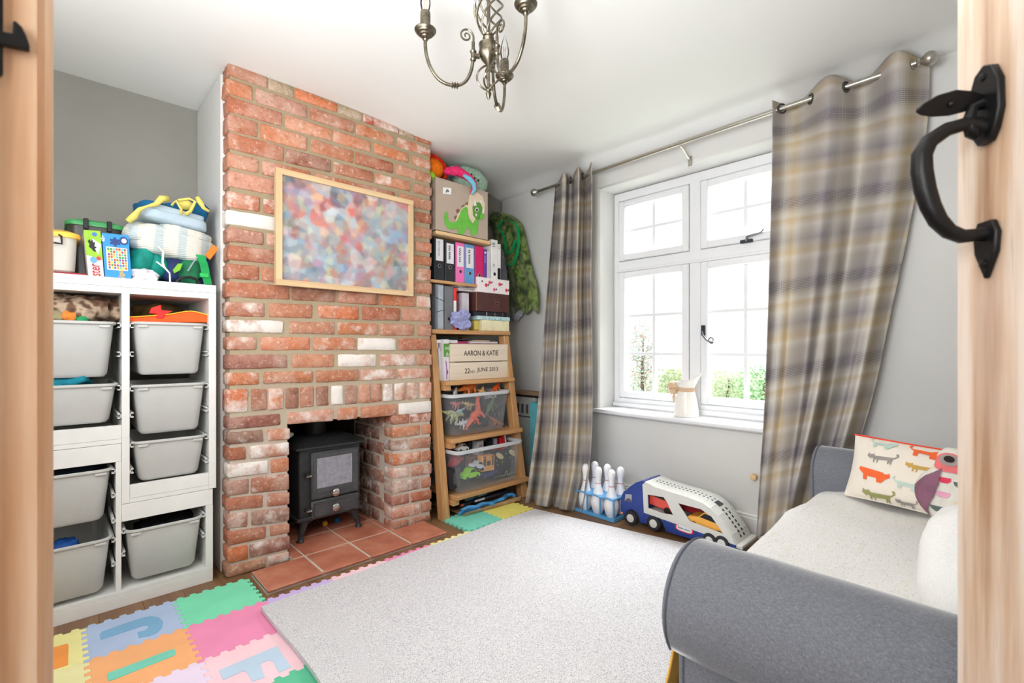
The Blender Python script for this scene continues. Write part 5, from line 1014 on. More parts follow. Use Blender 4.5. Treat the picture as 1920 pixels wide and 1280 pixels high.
letter(tB, [(680, 795), (700, 770), (900, 698), (1120, 625), (1200, 615), (1270, 630), (1310, 670), (1300, 730), (1250, 780), (1180, 810), (1070, 830), (1055, 775), (1130, 755), (1168, 727), (1160, 708), (1120, 706), (690, 850)], (60, 1040), 5.333, (128, 176, 210))
letter(tO, [(750, 1190), (770, 1180), (1400, 945), (1430, 950), (1440, 985), (1420, 1010), (800, 1255), (765, 1260)], (60, 1040), 5.333, (124, 208, 184))
letter(tY, [(-60, 1240), (-60, 1050), (75, 1000), (65, 1105), (190, 1060), (190, 935), (350, 890), (365, 905), (360, 1100)], (60, 1040), 5.333, (246, 156, 78))
letter(tF, [(410, 1145), (1040, 880), (1200, 1110), (1065, 1170), (1000, 1050), (950, 1035), (860, 1075), (910, 1220), (775, 1268), (710, 1165), (680, 1150), (455, 1250)], (340, 1060), 5.817, (188, 208, 226))
m_rug = NT('speckled_grey_wool'); b = m_rug; b.set(1, 0, .05); co = b.coord(); n_ = b.noise(330, co, 2, .6); c = b.ramp(n_, [(.34, rgb(158, 156, 162)), (.46, rgb(216, 214, 216)), (.6, rgb(238, 236, 236))]); c = b.mix(b.math('MULTIPLY', b.noise(5, co), .2), c, rgb(205, 203, 206)); b.col(c); b.bump(n_, 1, .004); m_rug = m_rug.m
RQ = [V((.572, -.38, 0)), V((2.36, -.38, 0)), V((2.33, 1.12, 0)), V((2.13, 2.03, 0)), V((.565, 1.99, 0))]
def rugp(u, v, z):
    y = lerp(-.38, lerp(1.99, 2.035, u), v); xr_ = 2.32 if y < 1.12 else lerp(2.32, 2.135, (y-1.12)/.915); x = lerp(lerp(.552, .566, v)+.004*math.sin(y*9), xr_, u); yy = y
    lift = .006*math.exp(-u*14)*(.6+.4*math.sin(y*5)); e = 1 if 0 < u < 1 and 0 < v < 1 else 0
    return V((x, yy+.004*math.sin(x*11), z+lift+(.0012*noise.noise(V((x*60, yy*60, 0))) if e else 0)))
mb = MB(); NU, NV = 150, 160
mb.grid(lambda u, v: rugp(u, v, .029), NU, NV); mb.grid(lambda u, v: rugp(1-u, v, .0135), 2, NV)
for u_ in (0, 1): mb.grid(lambda a, v: rugp(u_, v, lerp(.0135, .029, a if u_ else 1-a)), 2, NV)
for v_ in (0, 1): mb.grid(lambda a, u: rugp(u, v_, lerp(.0135, .029, a if not v_ else 1-a)), 2, NU)
tag(mb.build('rug', m_rug, smooth=True, angle=0), 'large pale grey speckled woven rug covering most of the floor', 'rug')
# ================================================================ CURTAINS
m_steel = mat((186, 182, 172), .28, .9, var=.03, name='brushed_nickel'); 
rodL, rodR = at(1004, 360, X=2.61), at(1736, 112, X=2.61)
rd = thing('curtain_rod', 'brushed steel curtain rod with ball ends above the window', 'curtain rod', (rodL+rodR)/2)
MB().tube([rodL+V((0, -.03, 0)), rodR+V((0, .02, 0))], .0125, 16).build('rod', m_steel, rd, smooth=True)
for e, s in ((rodL, 1), (rodR, -1)):
    MB().lathe([(.012, -.03), (.017, -.026), (.012, -.018), (.015, -.014), (.026, 0), (.03, .012), (.026, .026), (.015, .035), (.002, .037)], 24, e, ax=(0, s, 0)).build('ball_end', m_steel, rd, smooth=True)
bp0 = at(1275, 275, X=2.61); rz = lerp(rodL.z, rodR.z, (rodL.y-bp0.y)/(rodL.y-rodR.y))
for yb_ in (bp0.y,):
    MB().tube([(2.61, yb_, rz-.014), (2.64, yb_, rz-.02), (2.68, yb_, rz-.04), (2.72, yb_, rz-.06), (2.738, yb_, rz-.062)], .007, 8).lathe([(.015, -.006), (.015, .006)], 16, (2.61, yb_, rz), ax=(0, 1, 0)).build('bracket', m_steel, rd, smooth=True); MB().box(2.732, 2.7395, yb_-.012, yb_+.012, rz-.1, rz-.04, c=.002).build('bracket_plate', m_steel, rd)
m_cur = NT('checked_wool_curtain'); b = m_cur; b.set(.95, 0, .1); tc = b.n('ShaderNodeTexCoord'); sp = b.n('ShaderNodeSeparateXYZ'); b.l(tc.outputs['UV'], sp.inputs[0])
TP, CR_, MU, PG, LG = rgb(202, 193, 180), rgb(236, 230, 220), rgb(218, 194, 148), rgb(156, 149, 154), rgb(192, 187, 184)
fx = b.math('FRACT', b.math('ADD', sp.outputs[0], 0)); fy = b.math('FRACT', sp.outputs[1])
vx = b.ramp(fx, [(0, TP), (.1, CR_), (.2, LG), (.27, PG), (.36, LG), (.42, CR_), (.5, MU), (.57, CR_), (.66, TP), (.8, PG), (.9, CR_), (1, TP)])
vy = b.ramp(fy, [(0, TP), (.08, MU), (.14, CR_), (.22, TP), (.34, LG), (.42, PG), (.5, PG), (.55, TP), (.63, CR_), (.68, MU), (.76, CR_), (.86, LG), (.93, PG), (1, TP)])
c = b.mix(.5, vx, vy); 
def thr(sock, k, lo): w_ = b.math('SINE', b.math('MULTIPLY', sock, k)); return b.math('MULTIPLY', b.math('GREATER_THAN', w_, lo), .3)
band = b.ramp(fy, [(.38, (0, 0, 0)), (.42, (1, 1, 1)), (.52, (1, 1, 1)), (.58, (0, 0, 0))]); c = b.mix(b.math('MULTIPLY', b.math('MULTIPLY', thr(sp.outputs[1], 330, .2), 1.7), band), c, rgb(92, 86, 98))
bx_ = b.ramp(fx, [(.06, (0, 0, 0)), (.1, (1, 1, 1)), (.16, (0, 0, 0)), (.38, (0, 0, 0)), (.42, (1, 1, 1)), (.47, (0, 0, 0)), (.86, (0, 0, 0)), (.9, (1, 1, 1)), (.95, (0, 0, 0))]); c = b.mix(b.math('MULTIPLY', thr(sp.outputs[0], 260, .1), bx_), c, rgb(236, 232, 224))
by_ = b.ramp(fy, [(.1, (0, 0, 0)), (.14, (1, 1, 1)), (.2, (0, 0, 0)), (.59, (0, 0, 0)), (.63, (1, 1, 1)), (.67, (0, 0, 0)), (.74, (0, 0, 0)), (.77, (1, 1, 1)), (.82, (0, 0, 0))]); c = b.mix(b.math('MULTIPLY', thr(sp.outputs[1], 330, .1), by_), c, rgb(236, 232, 224))
wn = b.noise(420, b.coord(), 1); c = b.mix(b.math('MULTIPLY', wn, .3), c, rgb(120, 112, 108)); b.col(c); b.bump(wn, .3, .0015)
tl = b.n('ShaderNodeBsdfTranslucent'); b.l(c, tl.inputs[0]); mx = b.n('ShaderNodeMixShader'); mx.inputs[0].default_value = .28; b.l(b.b.outputs[0], mx.inputs[1]); b.l(tl.outputs[0], mx.inputs[2]); b.l(mx.outputs[0], b.t.nodes['Material Output'].inputs[0]); m_cur = b.m
def curtain(label, L, R, Xf, fold, ur, nu=150, nv=90, warp=None, v0off=0):
    def fn(u, v):
        l = interp(L, v); r = interp(R, v); w_ = warp(u, v) if warp else u
        px_, py_ = lerp(l[0], r[0], w_), lerp(l[1], r[1], w_); p = at(px_, py_, X=Xf(u, v)+fold(u, v)); zt_ = lerp(rodL.z, rodR.z, (rodL.y-p.y)/(rodL.y-rodR.y))+.042; p.z = lerp(p.z, zt_-v*2.2, max(0, 1-v/.16)**1); return p
    mb = MB(); mb.grid(fn, nu, nv, uv=lambda u, v: (u*ur+.3+v0off, v*5.4)); t = thing('curtain', label, 'curtain', fn(.5, 1))
    mb.build('curtain_cloth', m_cur, t, smooth=True, solid=.003, angle=0); return t, fn
# right curtain
Lr = [(0, 1448, 176), (.15, 1448, 292), (.35, 1444, 450), (.55, 1439, 620), (.72, 1433, 770), (.86, 1425, 890), (1, 1418, 1008)]
Rr = [(0, 1744, 82), (.15, 1738, 240), (.35, 1708, 410), (.55, 1672, 580), (.72, 1640, 730), (.86, 1606, 848), (1, 1575, 950)]
def fr_(u, v):
    k = 1-.25*v; s = math.cos(2*math.pi*(u-.355)/.43); A = -.085*(1-.35*v)
    lo = .018*math.sin(2*math.pi*(u*5.3+.2*v))*smooth(v*1.6)+.012*math.sin(2*math.pi*(u*8+1.1*v+.3))*smooth(v-.1)
    # deep fold sweeping down to the left from the middle
    d = u-(.80-.45*v); lo -= .05*math.exp(-(d/.06)**2)*smooth((v-.45)/.3); lo += .05*math.exp(-((d-.12)/.07)**2)*smooth((v-.45)/.3)
    return A*s+lo
cR, fnR = curtain('long checked curtain hanging at the right of the window behind the sofa', Lr, Rr, lambda u, v: 2.615-.10*v*v*(1-u*.5), fr_, 1.35, 190, 110, v0off=.0)
Ll = [(0, 1041, 322), (.15, 1037, 400), (.35, 1026, 540), (.55, 1015, 680), (.72, 1006, 785), (.87, 994, 880), (1, 985, 944)]
Rl = [(0, 1110, 304), (.15, 1110, 395), (.35, 1108, 530), (.55, 1110, 665), (.72, 1110, 785), (.87, 1104, 885), (1, 1089, 961)]
def fl_(u, v):
    return -.07*(1-.3*v)*math.cos(2*math.pi*(u*2.6-.62-.25*v))+.015*math.sin(2*math.pi*(u*6+.5*v))*smooth(v*1.5)+.008*math.sin(2*math.pi*(u*9-v))
cL, fnL = curtain('long checked curtain hanging at the left of the window beside the ladder shelf', Ll, Rl, lambda u, v: 2.615-.07*v-(.31-.10*u)*smooth((v-.35)/.65), fl_, 1.2, 150, 100, v0off=.35)
def eyelets(t, fn, us, ax):
    for u in us:
        p = fn(u, .0); p2 = fn(min(u+.02, 1), .0); tg = (p2-p).normalized(); rz_ = lerp(rodL.z, rodR.z, (rodL.y-p.y)/(rodL.y-rodR.y)); c0 = V((2.61, p.y, rz_)); nrm = tg.cross(V((0, 0, 1))).normalized()
        u_, v_ = tg, V((0, 0, 1)); MB().tube([c0+u_*(.022*math.cos(a))+v_*(.022*math.sin(a)) for a in [k*math.pi/9 for k in range(18)]], .0045, 8, closed=True).build('eyelet', mat((96, 94, 92), .3, .8), t, smooth=True)
eyelets(cR, fnR, (.09, .245, .475, .69, .88), 0); eyelets(cL, fnL, (.5, .86), 0)
# ================================================================ JUG ON THE SILL
jc = V((2.815, at(1287, 777, X=2.815).y, .6045)); m_en = mat((238, 234, 226), .3, var=.02, name='cream_enamel')
jg = thing('enamel_jug', 'cream enamel jug with a peach ribbon on the window sill', 'jug', jc)
n = 28; prof = [(.074, 0), (.076, .004), (.070, .05), (.062, .1), (.052, .145), (.047, .165), (.048, .18), (.054, .2), (.06, .215)]
mb = MB()
R_ = [[jc+V((r*math.cos(2*math.pi*k/n), r*math.sin(2*math.pi*k/n), z)) for k in range(n)] for r, z in prof]
sp_ = []
for k in range(n):
    a = 2*math.pi*k/n; f = math.exp(-((a-math.pi*1.5)/.5)**2); r = .062+.035*f; z = .214+.035*f-.012*math.sin(a-0); sp_.append(jc+V((r*math.cos(a), r*math.sin(a), z+.01*(-math.sin(a)))))
rings(mb, R_+[sp_, [jc+(p-jc)*.96+V((0, 0, .008)) for p in sp_], [jc+V((.04*math.cos(2*math.pi*k/n), .04*math.sin(2*math.pi*k/n), .16)) for k in range(n)], [jc+V((.055*math.cos(2*math.pi*k/n), .055*math.sin(2*math.pi*k/n), .02)) for k in range(n)]]); mb.build('jug_body', m_en, jg, smooth=True, angle=0)
MB().tube([jc+V((0, y_, z_)) for y_, z_ in ((.055, .2), (.075, .212), (.105, .205), (.12, .18), (.115, .15), (.1, .12), (.085, .09), (.068, .07))], .006, 10).build('handle', m_en, jg, smooth=True)
m_rib = mat((244, 206, 168), .5, var=.06, name='peach_ribbon'); m_rib.node_tree.nodes['Principled BSDF'].inputs['Transmission Weight'].default_value = .3
mb = MB().lathe([(.050, .150), (.0505, .155), (.049, .170), (.0485, .178)], 28, jc); mb.build('ribbon', m_rib, jg, smooth=True)
mb = MB(); c0 = jc+V((-.025, .05, .165)); mb.ell(c0+V((0, .03, .015)), (.012, .032, .024), 14, 1, 0, None, .3, 2).ell(c0+V((-.01, .02, -.012)), (.01, .026, .022), 14, 1, 0, None, .3, 4).ell(c0+V((0, -.002, 0)), (.012, .01, .012), 10)
mb.tube([c0, c0+V((-.01, .015, -.04)), c0+V((-.005, .018, -.08))], [.006, .008, .004], 6); mb.build('bow', m_rib, jg, smooth=True, angle=0)
# ================================================================ SKITTLES
m_pin = mat((240, 240, 242), .35, var=.01, name='white_plastic_pin'); m_red = mat((214, 120, 130), .5); m_blu = mat((96, 164, 216), .4, var=.03, name='light_blue_plastic')
PPT = [(2.398, 1.645), (2.398, 1.742), (2.398, 1.838), (2.494, 1.645), (2.494, 1.742), (2.494, 1.838), (2.494, 1.915)]
PL = ['white skittle at the near right corner of the blue carrier beside the truck', 'white skittle in the middle of the front row of the blue carrier', 'white front row skittle half hidden by the left curtain', 'white back row skittle nearest the truck cab', 'white back row skittle second from the truck', 'white back row skittle third from the truck', 'white back row skittle whose head shows at the curtain edge']
cy_ = thing('skittle_carrier', 'light blue plastic carrier holding white skittles beside the toy truck', 'carrier', (2.446, 1.78, 0))
MB().box(2.345, 2.545, 1.592, 1.968, .001, .012, c=.004).box(2.345, 2.35, 1.592, 1.968, .012, .024).box(2.54, 2.545, 1.592, 1.968, .012, .024).box(2.35, 2.54, 1.592, 1.597, .012, .024).build('tray', m_blu, cy_)
def holed(outer, holes, fmap, depth):
    """flat plate with holes: outlines in (a, b), mapped by fmap(a, b, h)"""
    cu = bpy.data.curves.new('h', 'CURVE'); cu.dimensions = '2D'; cu.fill_mode = 'BOTH'; cu.extrude = .5
    for lp in [outer]+holes:
        s_ = cu.splines.new('POLY'); s_.points.add(len(lp)-1); s_.use_cyclic_u = True
        for q, p in zip(s_.points, lp): q.co = (p[0], p[1], 0, 1)
    o = bpy.data.objects.new('h', cu); COL.objects.link(o); dg = bpy.context.evaluated_depsgraph_get(); me = bpy.data.meshes.new_from_object(o.evaluated_get(dg))
    vs = [fmap(v.co.x, v.co.y, (v.co.z+.5)*depth) for v in me.vertices]; fs = [tuple(p.vertices) for p in me.polygons]; bpy.data.objects.remove(o); bpy.data.curves.remove(cu)
    return MB().add(vs, fs)
hol = [circ(x_, y_, .031, .031, 18) for x_, y_ in PPT]
def scal(): 
    out = []
    for i in range(41): a = i/40; out.append((2.347-.006*math.cos(a*8*math.pi), lerp(1.6, 1.965, a)))
    for i in range(41): a = i/40; out.append((2.543+.006*math.cos(a*8*math.pi), lerp(1.965, 1.6, a)))
    return out
holed(scal(), hol, lambda a, b_, h: V((a, b_, .128+h)), .006).build('top_plate', m_blu, cy_)
for x_, y_ in ((2.35, 1.598), (2.35, 1.6935), (2.35, 1.79), (2.54, 1.598), (2.54, 1.79), (2.35, 1.962), (2.54, 1.962)): MB().box(x_-.004, x_+.004, y_-.004, y_+.004, .0125, .1275).build('post', m_blu, cy_)
MB().tube([(2.446, 1.875, .134), (2.446, 1.875, .24), (2.446, 1.885, .262), (2.446, 1.93, .262), (2.446, 1.945, .24), (2.446, 1.945, .134)], .006, 8).build('handle', m_blu, cy_, smooth=True)
sk0 = thing('skittle', PL[0], 'skittle', (*PPT[0], .0125), 'white toy skittles in the blue carrier')
MB().lathe([(.022, 0), (.027, .002), (.038, .025), (.045, .055), (.046, .075), (.041, .1), (.030, .13), (.021, .16), (.0165, .185), (.0165, .205), (.020, .228), (.0235, .248), (.023, .265), (.017, .278), (.008, .284), (.001, .286)], 24, (*PPT[0], .0125)).build('pin_body', m_pin, sk0, smooth=True)
MB().lathe([(.0170, .181), (.0172, .184), (.017, .187)], 20, (*PPT[0], .0125)).build('red_band', m_red, sk0)
for (x_, y_), lb in zip(PPT[1:], PL[1:]): dup(sk0, (x_-PPT[0][0], y_-PPT[0][1], 0), lb)
# ================================================================ TOY CAR TRANSPORTER
TX0, TX1 = 2.385, 2.575; m_nv = mat((44, 66, 140), .35, var=.03, name='navy_plastic'); m_gt = mat((212, 212, 206), .38, var=.02, name='warm_grey_plastic')
tk = thing('toy_truck', 'blue and grey toy car transporter standing along the window wall', 'toy truck', at(1270, 1000, X=2.48))
def T1(px_, py_, o=0): p = at(px_, py_, X=TX0); p.x += o; return p
def Z7(x, y): return T1(1080+x/8.533, 840+y/8.533)
def Z8(x, y): return T1(1230+x/7.11, 860+y/7.11)
arc = [(1000-105*1.15*math.cos(a)-115, 1110-0-125*math.sin(a)) for a in ()]
cab = [Z7(708, 1010), Z7(708, 880), Z7(722, 760), Z7(760, 690), Z7(800, 672), Z7(860, 612), Z7(950, 552), Z7(1050, 524), Z7(1086, 524), Z7(1090, 1030), Z7(1110, 1215), Z7(1020, 1200), Z7(1000, 1100), Z7(960, 1020), Z7(890, 985), Z7(815, 1010), Z7(780, 1070), Z7(740, 1060)]
MB().poly(cab, (TX1-TX0, 0, 0)).build('cab', m_nv, tk, bevel=.006, seg=3, smooth=True)
MB().poly([Z7(792, 735), Z7(893, 740), Z7(890, 865), Z7(782, 845)], (-.001, 0, 0)).build('cab_window', mat((170, 172, 176), .25), tk); MB().poly([Z7(800, 815), Z7(845, 795), Z7(889, 830), Z7(888, 863), Z7(786, 845)], (-.0016, 0, 0)).build('window_shade', mat((84, 86, 94), .3), tk)
p = Z7(735, 1035); MB().ell(p, (.008, .009, .007), 10).build('lamp', mat((250, 150, 80), .3), tk, smooth=True)
ch = [Z7(1085, 1010), Z8(0, 750), Z8(500, 945), Z8(1065, 1145), Z8(1070, 1212), Z8(640, 1100), Z8(560, 1100), Z8(300, 1020), Z8(130, 965), Z8(90, 850), Z8(40, 790), Z7(1330, 1110), Z7(1290, 1085), Z7(1200, 1080), Z7(1150, 1120), Z7(1130, 1215), Z7(1095, 1215)]
MB().poly(ch, (TX1-TX0, 0, 0)).build('chassis', m_nv, tk, bevel=.003)
outl = [(1080+1068/8.533, 840+575/8.533), (1212, 903.5), (1230, 913), (1262, 923), (1290, 931.5), (1318, 942.5), (1333, 953), (1347, 968), (1360, 986), (1372, 1004), (1380, 1021.5), (1300, 993), (1208, 960.5)]
h1 = [(1214.8, 926.6), (1244.7, 931.4), (1250, 938), (1262.7, 965), (1243.5, 961.7), (1216, 951.8)]; h2 = [(1271.8, 942.7), (1315.4, 954.2), (1334.6, 968), (1357.3, 1000.5), (1293.8, 976.5)]
def yz(l): return [(T1(*q).y, T1(*q).z) for q in l]
for X_ in (TX0-.004, TX1-.004): holed(yz(outl), [yz(h1), yz(h2)], lambda a, b_, h: V((X_+h, a, b_)), .006).build('trailer_side', m_gt, tk)
tp = [T1(*q) for q in outl[1:11]]; tp[0] = T1(1208, 904.5)
mb = MB()
for a, b_ in zip(tp[:-1], tp[1:]): 
    n_ = V((0, -(b_-a).z, (b_-a).y)); n_ = -n_.normalized()*.006 if n_.z < 0 else n_.normalized()*.006
    P = [q for s_ in (a, b_) for q in (s_+V((.001, 0, 0)), s_+n_*.8+V((.012, 0, 0)), s_+V((TX1-TX0-.003, 0, 0)), s_+n_*.8+V((TX1-TX0-.014, 0, 0)))]; mb.hexa(P, 0)
mb.build('trailer_roof', m_gt, tk, smooth=False)
def along(s): 
    L_ = [0]; 
    for a, b_ in zip(tp[:-1], tp[1:]): L_.append(L_[-1]+(b_-a).length)
    d = s*L_[-1]
    for i in range(len(tp)-1):
        if d <= L_[i+1]: t_ = (d-L_[i])/(L_[i+1]-L_[i]); a, b_ = tp[i], tp[i+1]; dr = (b_-a).normalized(); n_ = V((0, -dr.z, dr.y)); n_ = n_ if n_.z > 0 or n_.y < 0 else -n_; return a.lerp(b_, t_), dr, n_
m_hole = mat((40, 42, 48), .6)
for k in range(24):
    s = .06+.90*k/23
    if .62 < s < .70: continue
    p, dr, n_ = along(s)
    if n_.z < 0: n_ = -n_
    for xo in (.075, .115) if s > .7 else (.08, .11):
        c0 = p+V((xo, 0, 0))+n_*.0052; w_ = V((1, 0, 0))*(.006 if s < .7 else .008); d_ = dr*(.005 if s < .7 else .007)
        MB().poly([c0-w_*.5-d_, c0+w_*.5-d_, c0+w_-d_*0, c0+w_*.5+d_, c0-w_*.5+d_, c0-w_], n_*.0006).build('roof_hole', m_hole, tk)
p, dr, n_ = along(.66); n_ = n_ if n_.z > 0 else -n_; c0 = p+V((.095, 0, 0))+n_*.0052; MB().poly([c0+V((-.025, 0, 0))-dr*.016, c0+V((.025, 0, 0))-dr*.016, c0+V((.025, 0, 0))+dr*.016, c0+V((-.025, 0, 0))+dr*.016], n_*.0006).build('hatch', m_hole, tk)
a_, b_ = T1(1210, 958), T1(1379, 1018); MB().poly([a_+V((.004, 0, 0)), b_+V((.004, 0, 0)), b_+V((.004, 0, .006)), a_+V((.004, 0, .006))], (TX1-TX0-.012, 0, 0)).build('deck', m_gt, tk)
a_, b_ = T1(1380, 1022), T1(1384, 1029); MB().box(TX0, TX1+.01, b_.y-.02, a_.y, b_.z-.0, b_.z+.018, c=.003).build('tail_ramp', m_gt, tk)
MB().box(TX0+.01, TX1-.02, T1(1212, 950).y-.004, T1(1212, 950).y-.001, .12, .27).build('cab_back', m_nv, tk)
def wheel(px_, py_, r):
    for X_, s in ((TX0, -1), (TX1, 1)):
        p = T1(px_, py_); p.x = X_+s*.002; p.z = max(p.z, r+.001); w_ = MB().lathe([(r*.9, -.018), (r, -.014), (r, .003), (r*.92, .008), (r*.6, .009), (r*.56, .006)], 28, p, ax=(s, 0, 0)).build('wheel', mat((44, 45, 50), .6), tk, smooth=True)
        MB().lathe([(r*.56, .0062), (r*.55, .010), (r*.3, .013), (.002, .012)], 24, p, ax=(s, 0, 0)).build('hub_cap', mat((222, 220, 214), .35), w_, smooth=True)
wheel(1183.5, 970.5, .041); wheel(1226.5, 980.5, .041); wheel(1331, 1012, .036); wheel(1354, 1017.5, .036)
p = T1(1283, 991.5); ux = (T1(1295, 995.5)-T1(1271, 987.5)).normalized(); uy = V((0, 0, 1))
def pill(w_, h, o, m, nm): MB().poly([p+ux*(w_*math.copysign(abs(math.cos(a))**.55, math.cos(a)))+uy*(h*math.copysign(abs(math.sin(a))**.7, math.sin(a)))+V((-o, 0, 0)) for a in [k*math.pi/12 for k in range(24)]], (-.0006, 0, 0)).build(nm, m, tk)
pill(.049, .0185, .0006, mat((226, 60, 74), .4), 'badge_rim'); pill(.043, .0135, .0014, WHITE, 'badge'); text('little tikes', p-ux*.034-uy*.004+V((-.0022, 0, 0)), ux, uy, .068, .011, NAVY, tk, bold=True)
def tcar(label, px_, py_, X_, L, z, c, slope=0):
    p = at(px_, py_, X=X_); p.z = z; return toycar(label, p, L, math.radians(-90), slope, c)
tcar('coral red toy sports car in the front opening of the transporter', 1238, 950, 2.46, .215, .118, (226, 84, 72), .12)
tcar('golden yellow toy sports car in the rear opening of the transporter', 1330, 975, 2.44, .215, .075, (236, 172, 72), .1); tcar('dark red toy car behind the yellow one inside the transporter', 1298, 962, 2.52, .16, .115, (176, 44, 52), .1)
p = at(1415, 893, X=2.735); tag(MB().lathe([(.012, 0), (.018, .012), (.016, .03), (.008, .034)], 16, p+V((.004, 0, 0)), ax=(-1, 0, 0)).build('wooden_peg', m_pale, smooth=True), 'small wooden peg on the window wall at the edge of the right curtain', 'peg')
# ================================================================ SOFA
m_sof = NT('slate_grey_twill'); b = m_sof; b.set(.95, 0, .12); co = b.coord(); a = b.noise(520, b.coord('Object', (1, 1, .3)), 2, .7); a2 = b.noise(520, b.coord('Object', (.3, .3, 1)), 2, .7); f = b.math('MULTIPLY', b.math('ADD', a, a2), .5)
c = b.ramp(f, [(.34, rgb(98, 101, 108)), (.52, rgb(114, 117, 124)), (.68, rgb(134, 137, 145))]); b.col(c); b.bump(f, .5, .0015); b.b.inputs['Sheen Weight'].default_value = .8; b.b.inputs['Sheen Roughness'].default_value = .35; m_sof = b.m
so = thing('sofa', 'slate grey fabric sofa with rolled arms under a pale throw', 'sofa', (1.5, .05, .03))
SZ = .03
def armprof(cx, cz, R, xin, xout, s):
    """s=-1 rolls out towards -X"""
    P = [(xout, SZ+.02), (xout, cz-R*.62)]
    a0 = math.radians(215)
    for k in range(25): a = a0-(math.radians(215-8))*k/24; P.append((cx+(-s)*R*math.cos(a), cz+R*math.sin(a)))
    P += [(xin, cz-R*.3), (xin, SZ+.02)]; return P
def arm(P, yf_, yb2, name):
    n = len(P); mb = MB(); ys = [yf_-.012, yf_, yf_-.004]
    cx = sum(p[0] for p in P)/n; cz = sum(p[1] for p in P)/n
    R_ = [[V((cx+(x-cx)*.0, yf_+.004, cz+(z-cz)*.0)) for x, z in P], [V((cx+(x-cx)*.93, yf_+.006, cz+(z-cz)*.95)) for x, z in P], [V((x, yf_-.008, z)) for x, z in P]]
    for k in range(1, 13): R_.append([V((x+.002*noise.noise(V((x*6, k, z*6))), lerp(yf_-.008, yb2, k/12), z+.003*noise.noise(V((x*5, k*.8, z*5+7))))) for x, z in P])
    rings(mb, R_, capb=False, capt=True); o = mb.build(name, m_sof, so, smooth=True, angle=50)
    MB().tube([V((x, yf_-.004, z)) for x, z in P], .0026, 6).build('piping', mat((92, 95, 104), .9), o, smooth=True)
    return o
arm(armprof(.976, .50, .12, 1.09, .932, -1), .468, -.36, 'arm')
arm(armprof(2.215, .53, .105, 2.12, 2.25, 1), .528, -.36, 'arm')
MB().box(1.085, 2.125, -.3, .47, SZ+.03, .30, c=.02).build('seat_base', m_sof, so, smooth=True, bevel=.0)
MB().box(1.10, 2.115, -.2, .475, .302, .455, c=.03).build('seat_cushion', m_sof, so, smooth=True)
MB().box(.95, 2.24, -.395, -.2, SZ+.03, .78, c=.04).build('backrest', m_sof, so, smooth=True)
for x_, y_ in ((1.0, .4), (2.18, .44), (1.0, -.3), (2.18, -.3)): MB().lathe([(.015, 0), (.022, .03)], 12, (x_, y_, .0295)).build('foot', mat((60, 42, 30), .5), so, smooth=True)
# throw
m_thr = NT('white_nubbly_throw'); b = m_thr; b.set(1, 0, .05); co = b.coord('Object', (.55, 1.6, 1)); n1 = b.noise(210, co, 3, .7); c = b.ramp(n1, [(.32, rgb(196, 192, 184)), (.4, rgb(240, 238, 234)), (.7, rgb(248, 247, 245))]); c = b.mix(b.ramp(b.noise(11, b.coord('Object', (.5, 3, 1)), 2), [(.6, (0, 0, 0)), (.78, (.25, .25, .25))]), c, rgb(236, 222, 190)); b.col(c); b.bump(n1, .8, .004); m_thr = b.m
def thp(u, v):
    x = lerp(1.085, 2.13, u); s = v*1.02  # from the back to the front, then down the front edge
    yfr = lerp(.484, .512, u); z = .475+.022*math.sin(math.pi*min(1, u*1.0))
    if s < .74: y = lerp(-.18, yfr-.04, s/.74)
    elif s < .86: a = (s-.74)/.12*math.pi/2; y = yfr-.04+.045*math.sin(a); z -= .045*(1-math.cos(a))
    else: y = yfr+.006+.004*math.sin(x*30); z -= .045+(s-.86)/.16*.2
    rip = .013*(1-abs(math.sin(y*13+1.2*math.sin(x*4)+x*1.5))**.6)*(1 if s < .8 else .3)+.008*noise.noise(V((x*5, y*7, 1)))
    return V((x, y, z+rip))
mb = MB(); mb.grid(thp, 110, 110); tag(mb.build('throw', m_thr, smooth=True, solid=.006, angle=0), 'white nubbly throw spread over the sofa seat', 'throw')
m_yel = mat((226, 178, 88), .9, var=.12, sc_=12, bump=.3, bs=200, name='mustard_cloth')
def yc_(u, v):
    z = lerp(.438, .036, v); y = .486+.034*smooth(v*1.6)+.006*math.sin(u*22+v*3)*v; x = lerp(.937-.004*v, 1.22, u); return V((x, y, z))
mb = MB(); mb.grid(yc_, 40, 24); tag(mb.build('mustard_cloth', m_yel, smooth=True, solid=.004, angle=0), 'mustard yellow cloth hanging down the front of the sofa beside the near arm', 'cloth')
# pillows: Q = corners (tl, tr, br, bl), th = half thickness
def pilsurf(Q, th, side=1):
    Q = [V(q) for q in Q]; n = (Q[1]-Q[0]).cross(Q[3]-Q[0]).normalized()
    def F(u, v, o=0):
        p = (Q[0]*(1-u)+Q[1]*u)*(1-v)+(Q[3]*(1-u)+Q[2]*u)*v
        c = sum(Q, V())/4; e = max(0, 1-abs(2*u-1)**2.6)*max(0, 1-abs(2*v-1)**2.6); pin = 1-.07*(1-abs(2*u-1))*abs(2*v-1)**3*0
        inset = .05*(abs(2*u-1)**2*(1-abs(2*v-1)**2)+abs(2*v-1)**2*(1-abs(2*u-1)**2)); p = p+(c-p)*inset
        return p+n*side*(th*e**.6+o)
    return F
def pillow(Q, th, name, m, par=None, back=None):
    mb = MB(); mb.grid(pilsurf(Q, th, 1), 56, 44, 0); mb.grid(pilsurf(Q, th, -1), 56, 44, 1 if back else 0); o = mb.build(name, [m, back] if back else m, par, smooth=True, angle=0, weld=True); return o
FQ = [V((2.115, .388, .712)), V((2.03, .03, .70)), V((1.915, .05, .508)), V((2.02, .405, .505))]
n_ = (FQ[1]-FQ[0]).cross(FQ[3]-FQ[0]).normalized(); SD = 1 if n_.x < 0 else -1
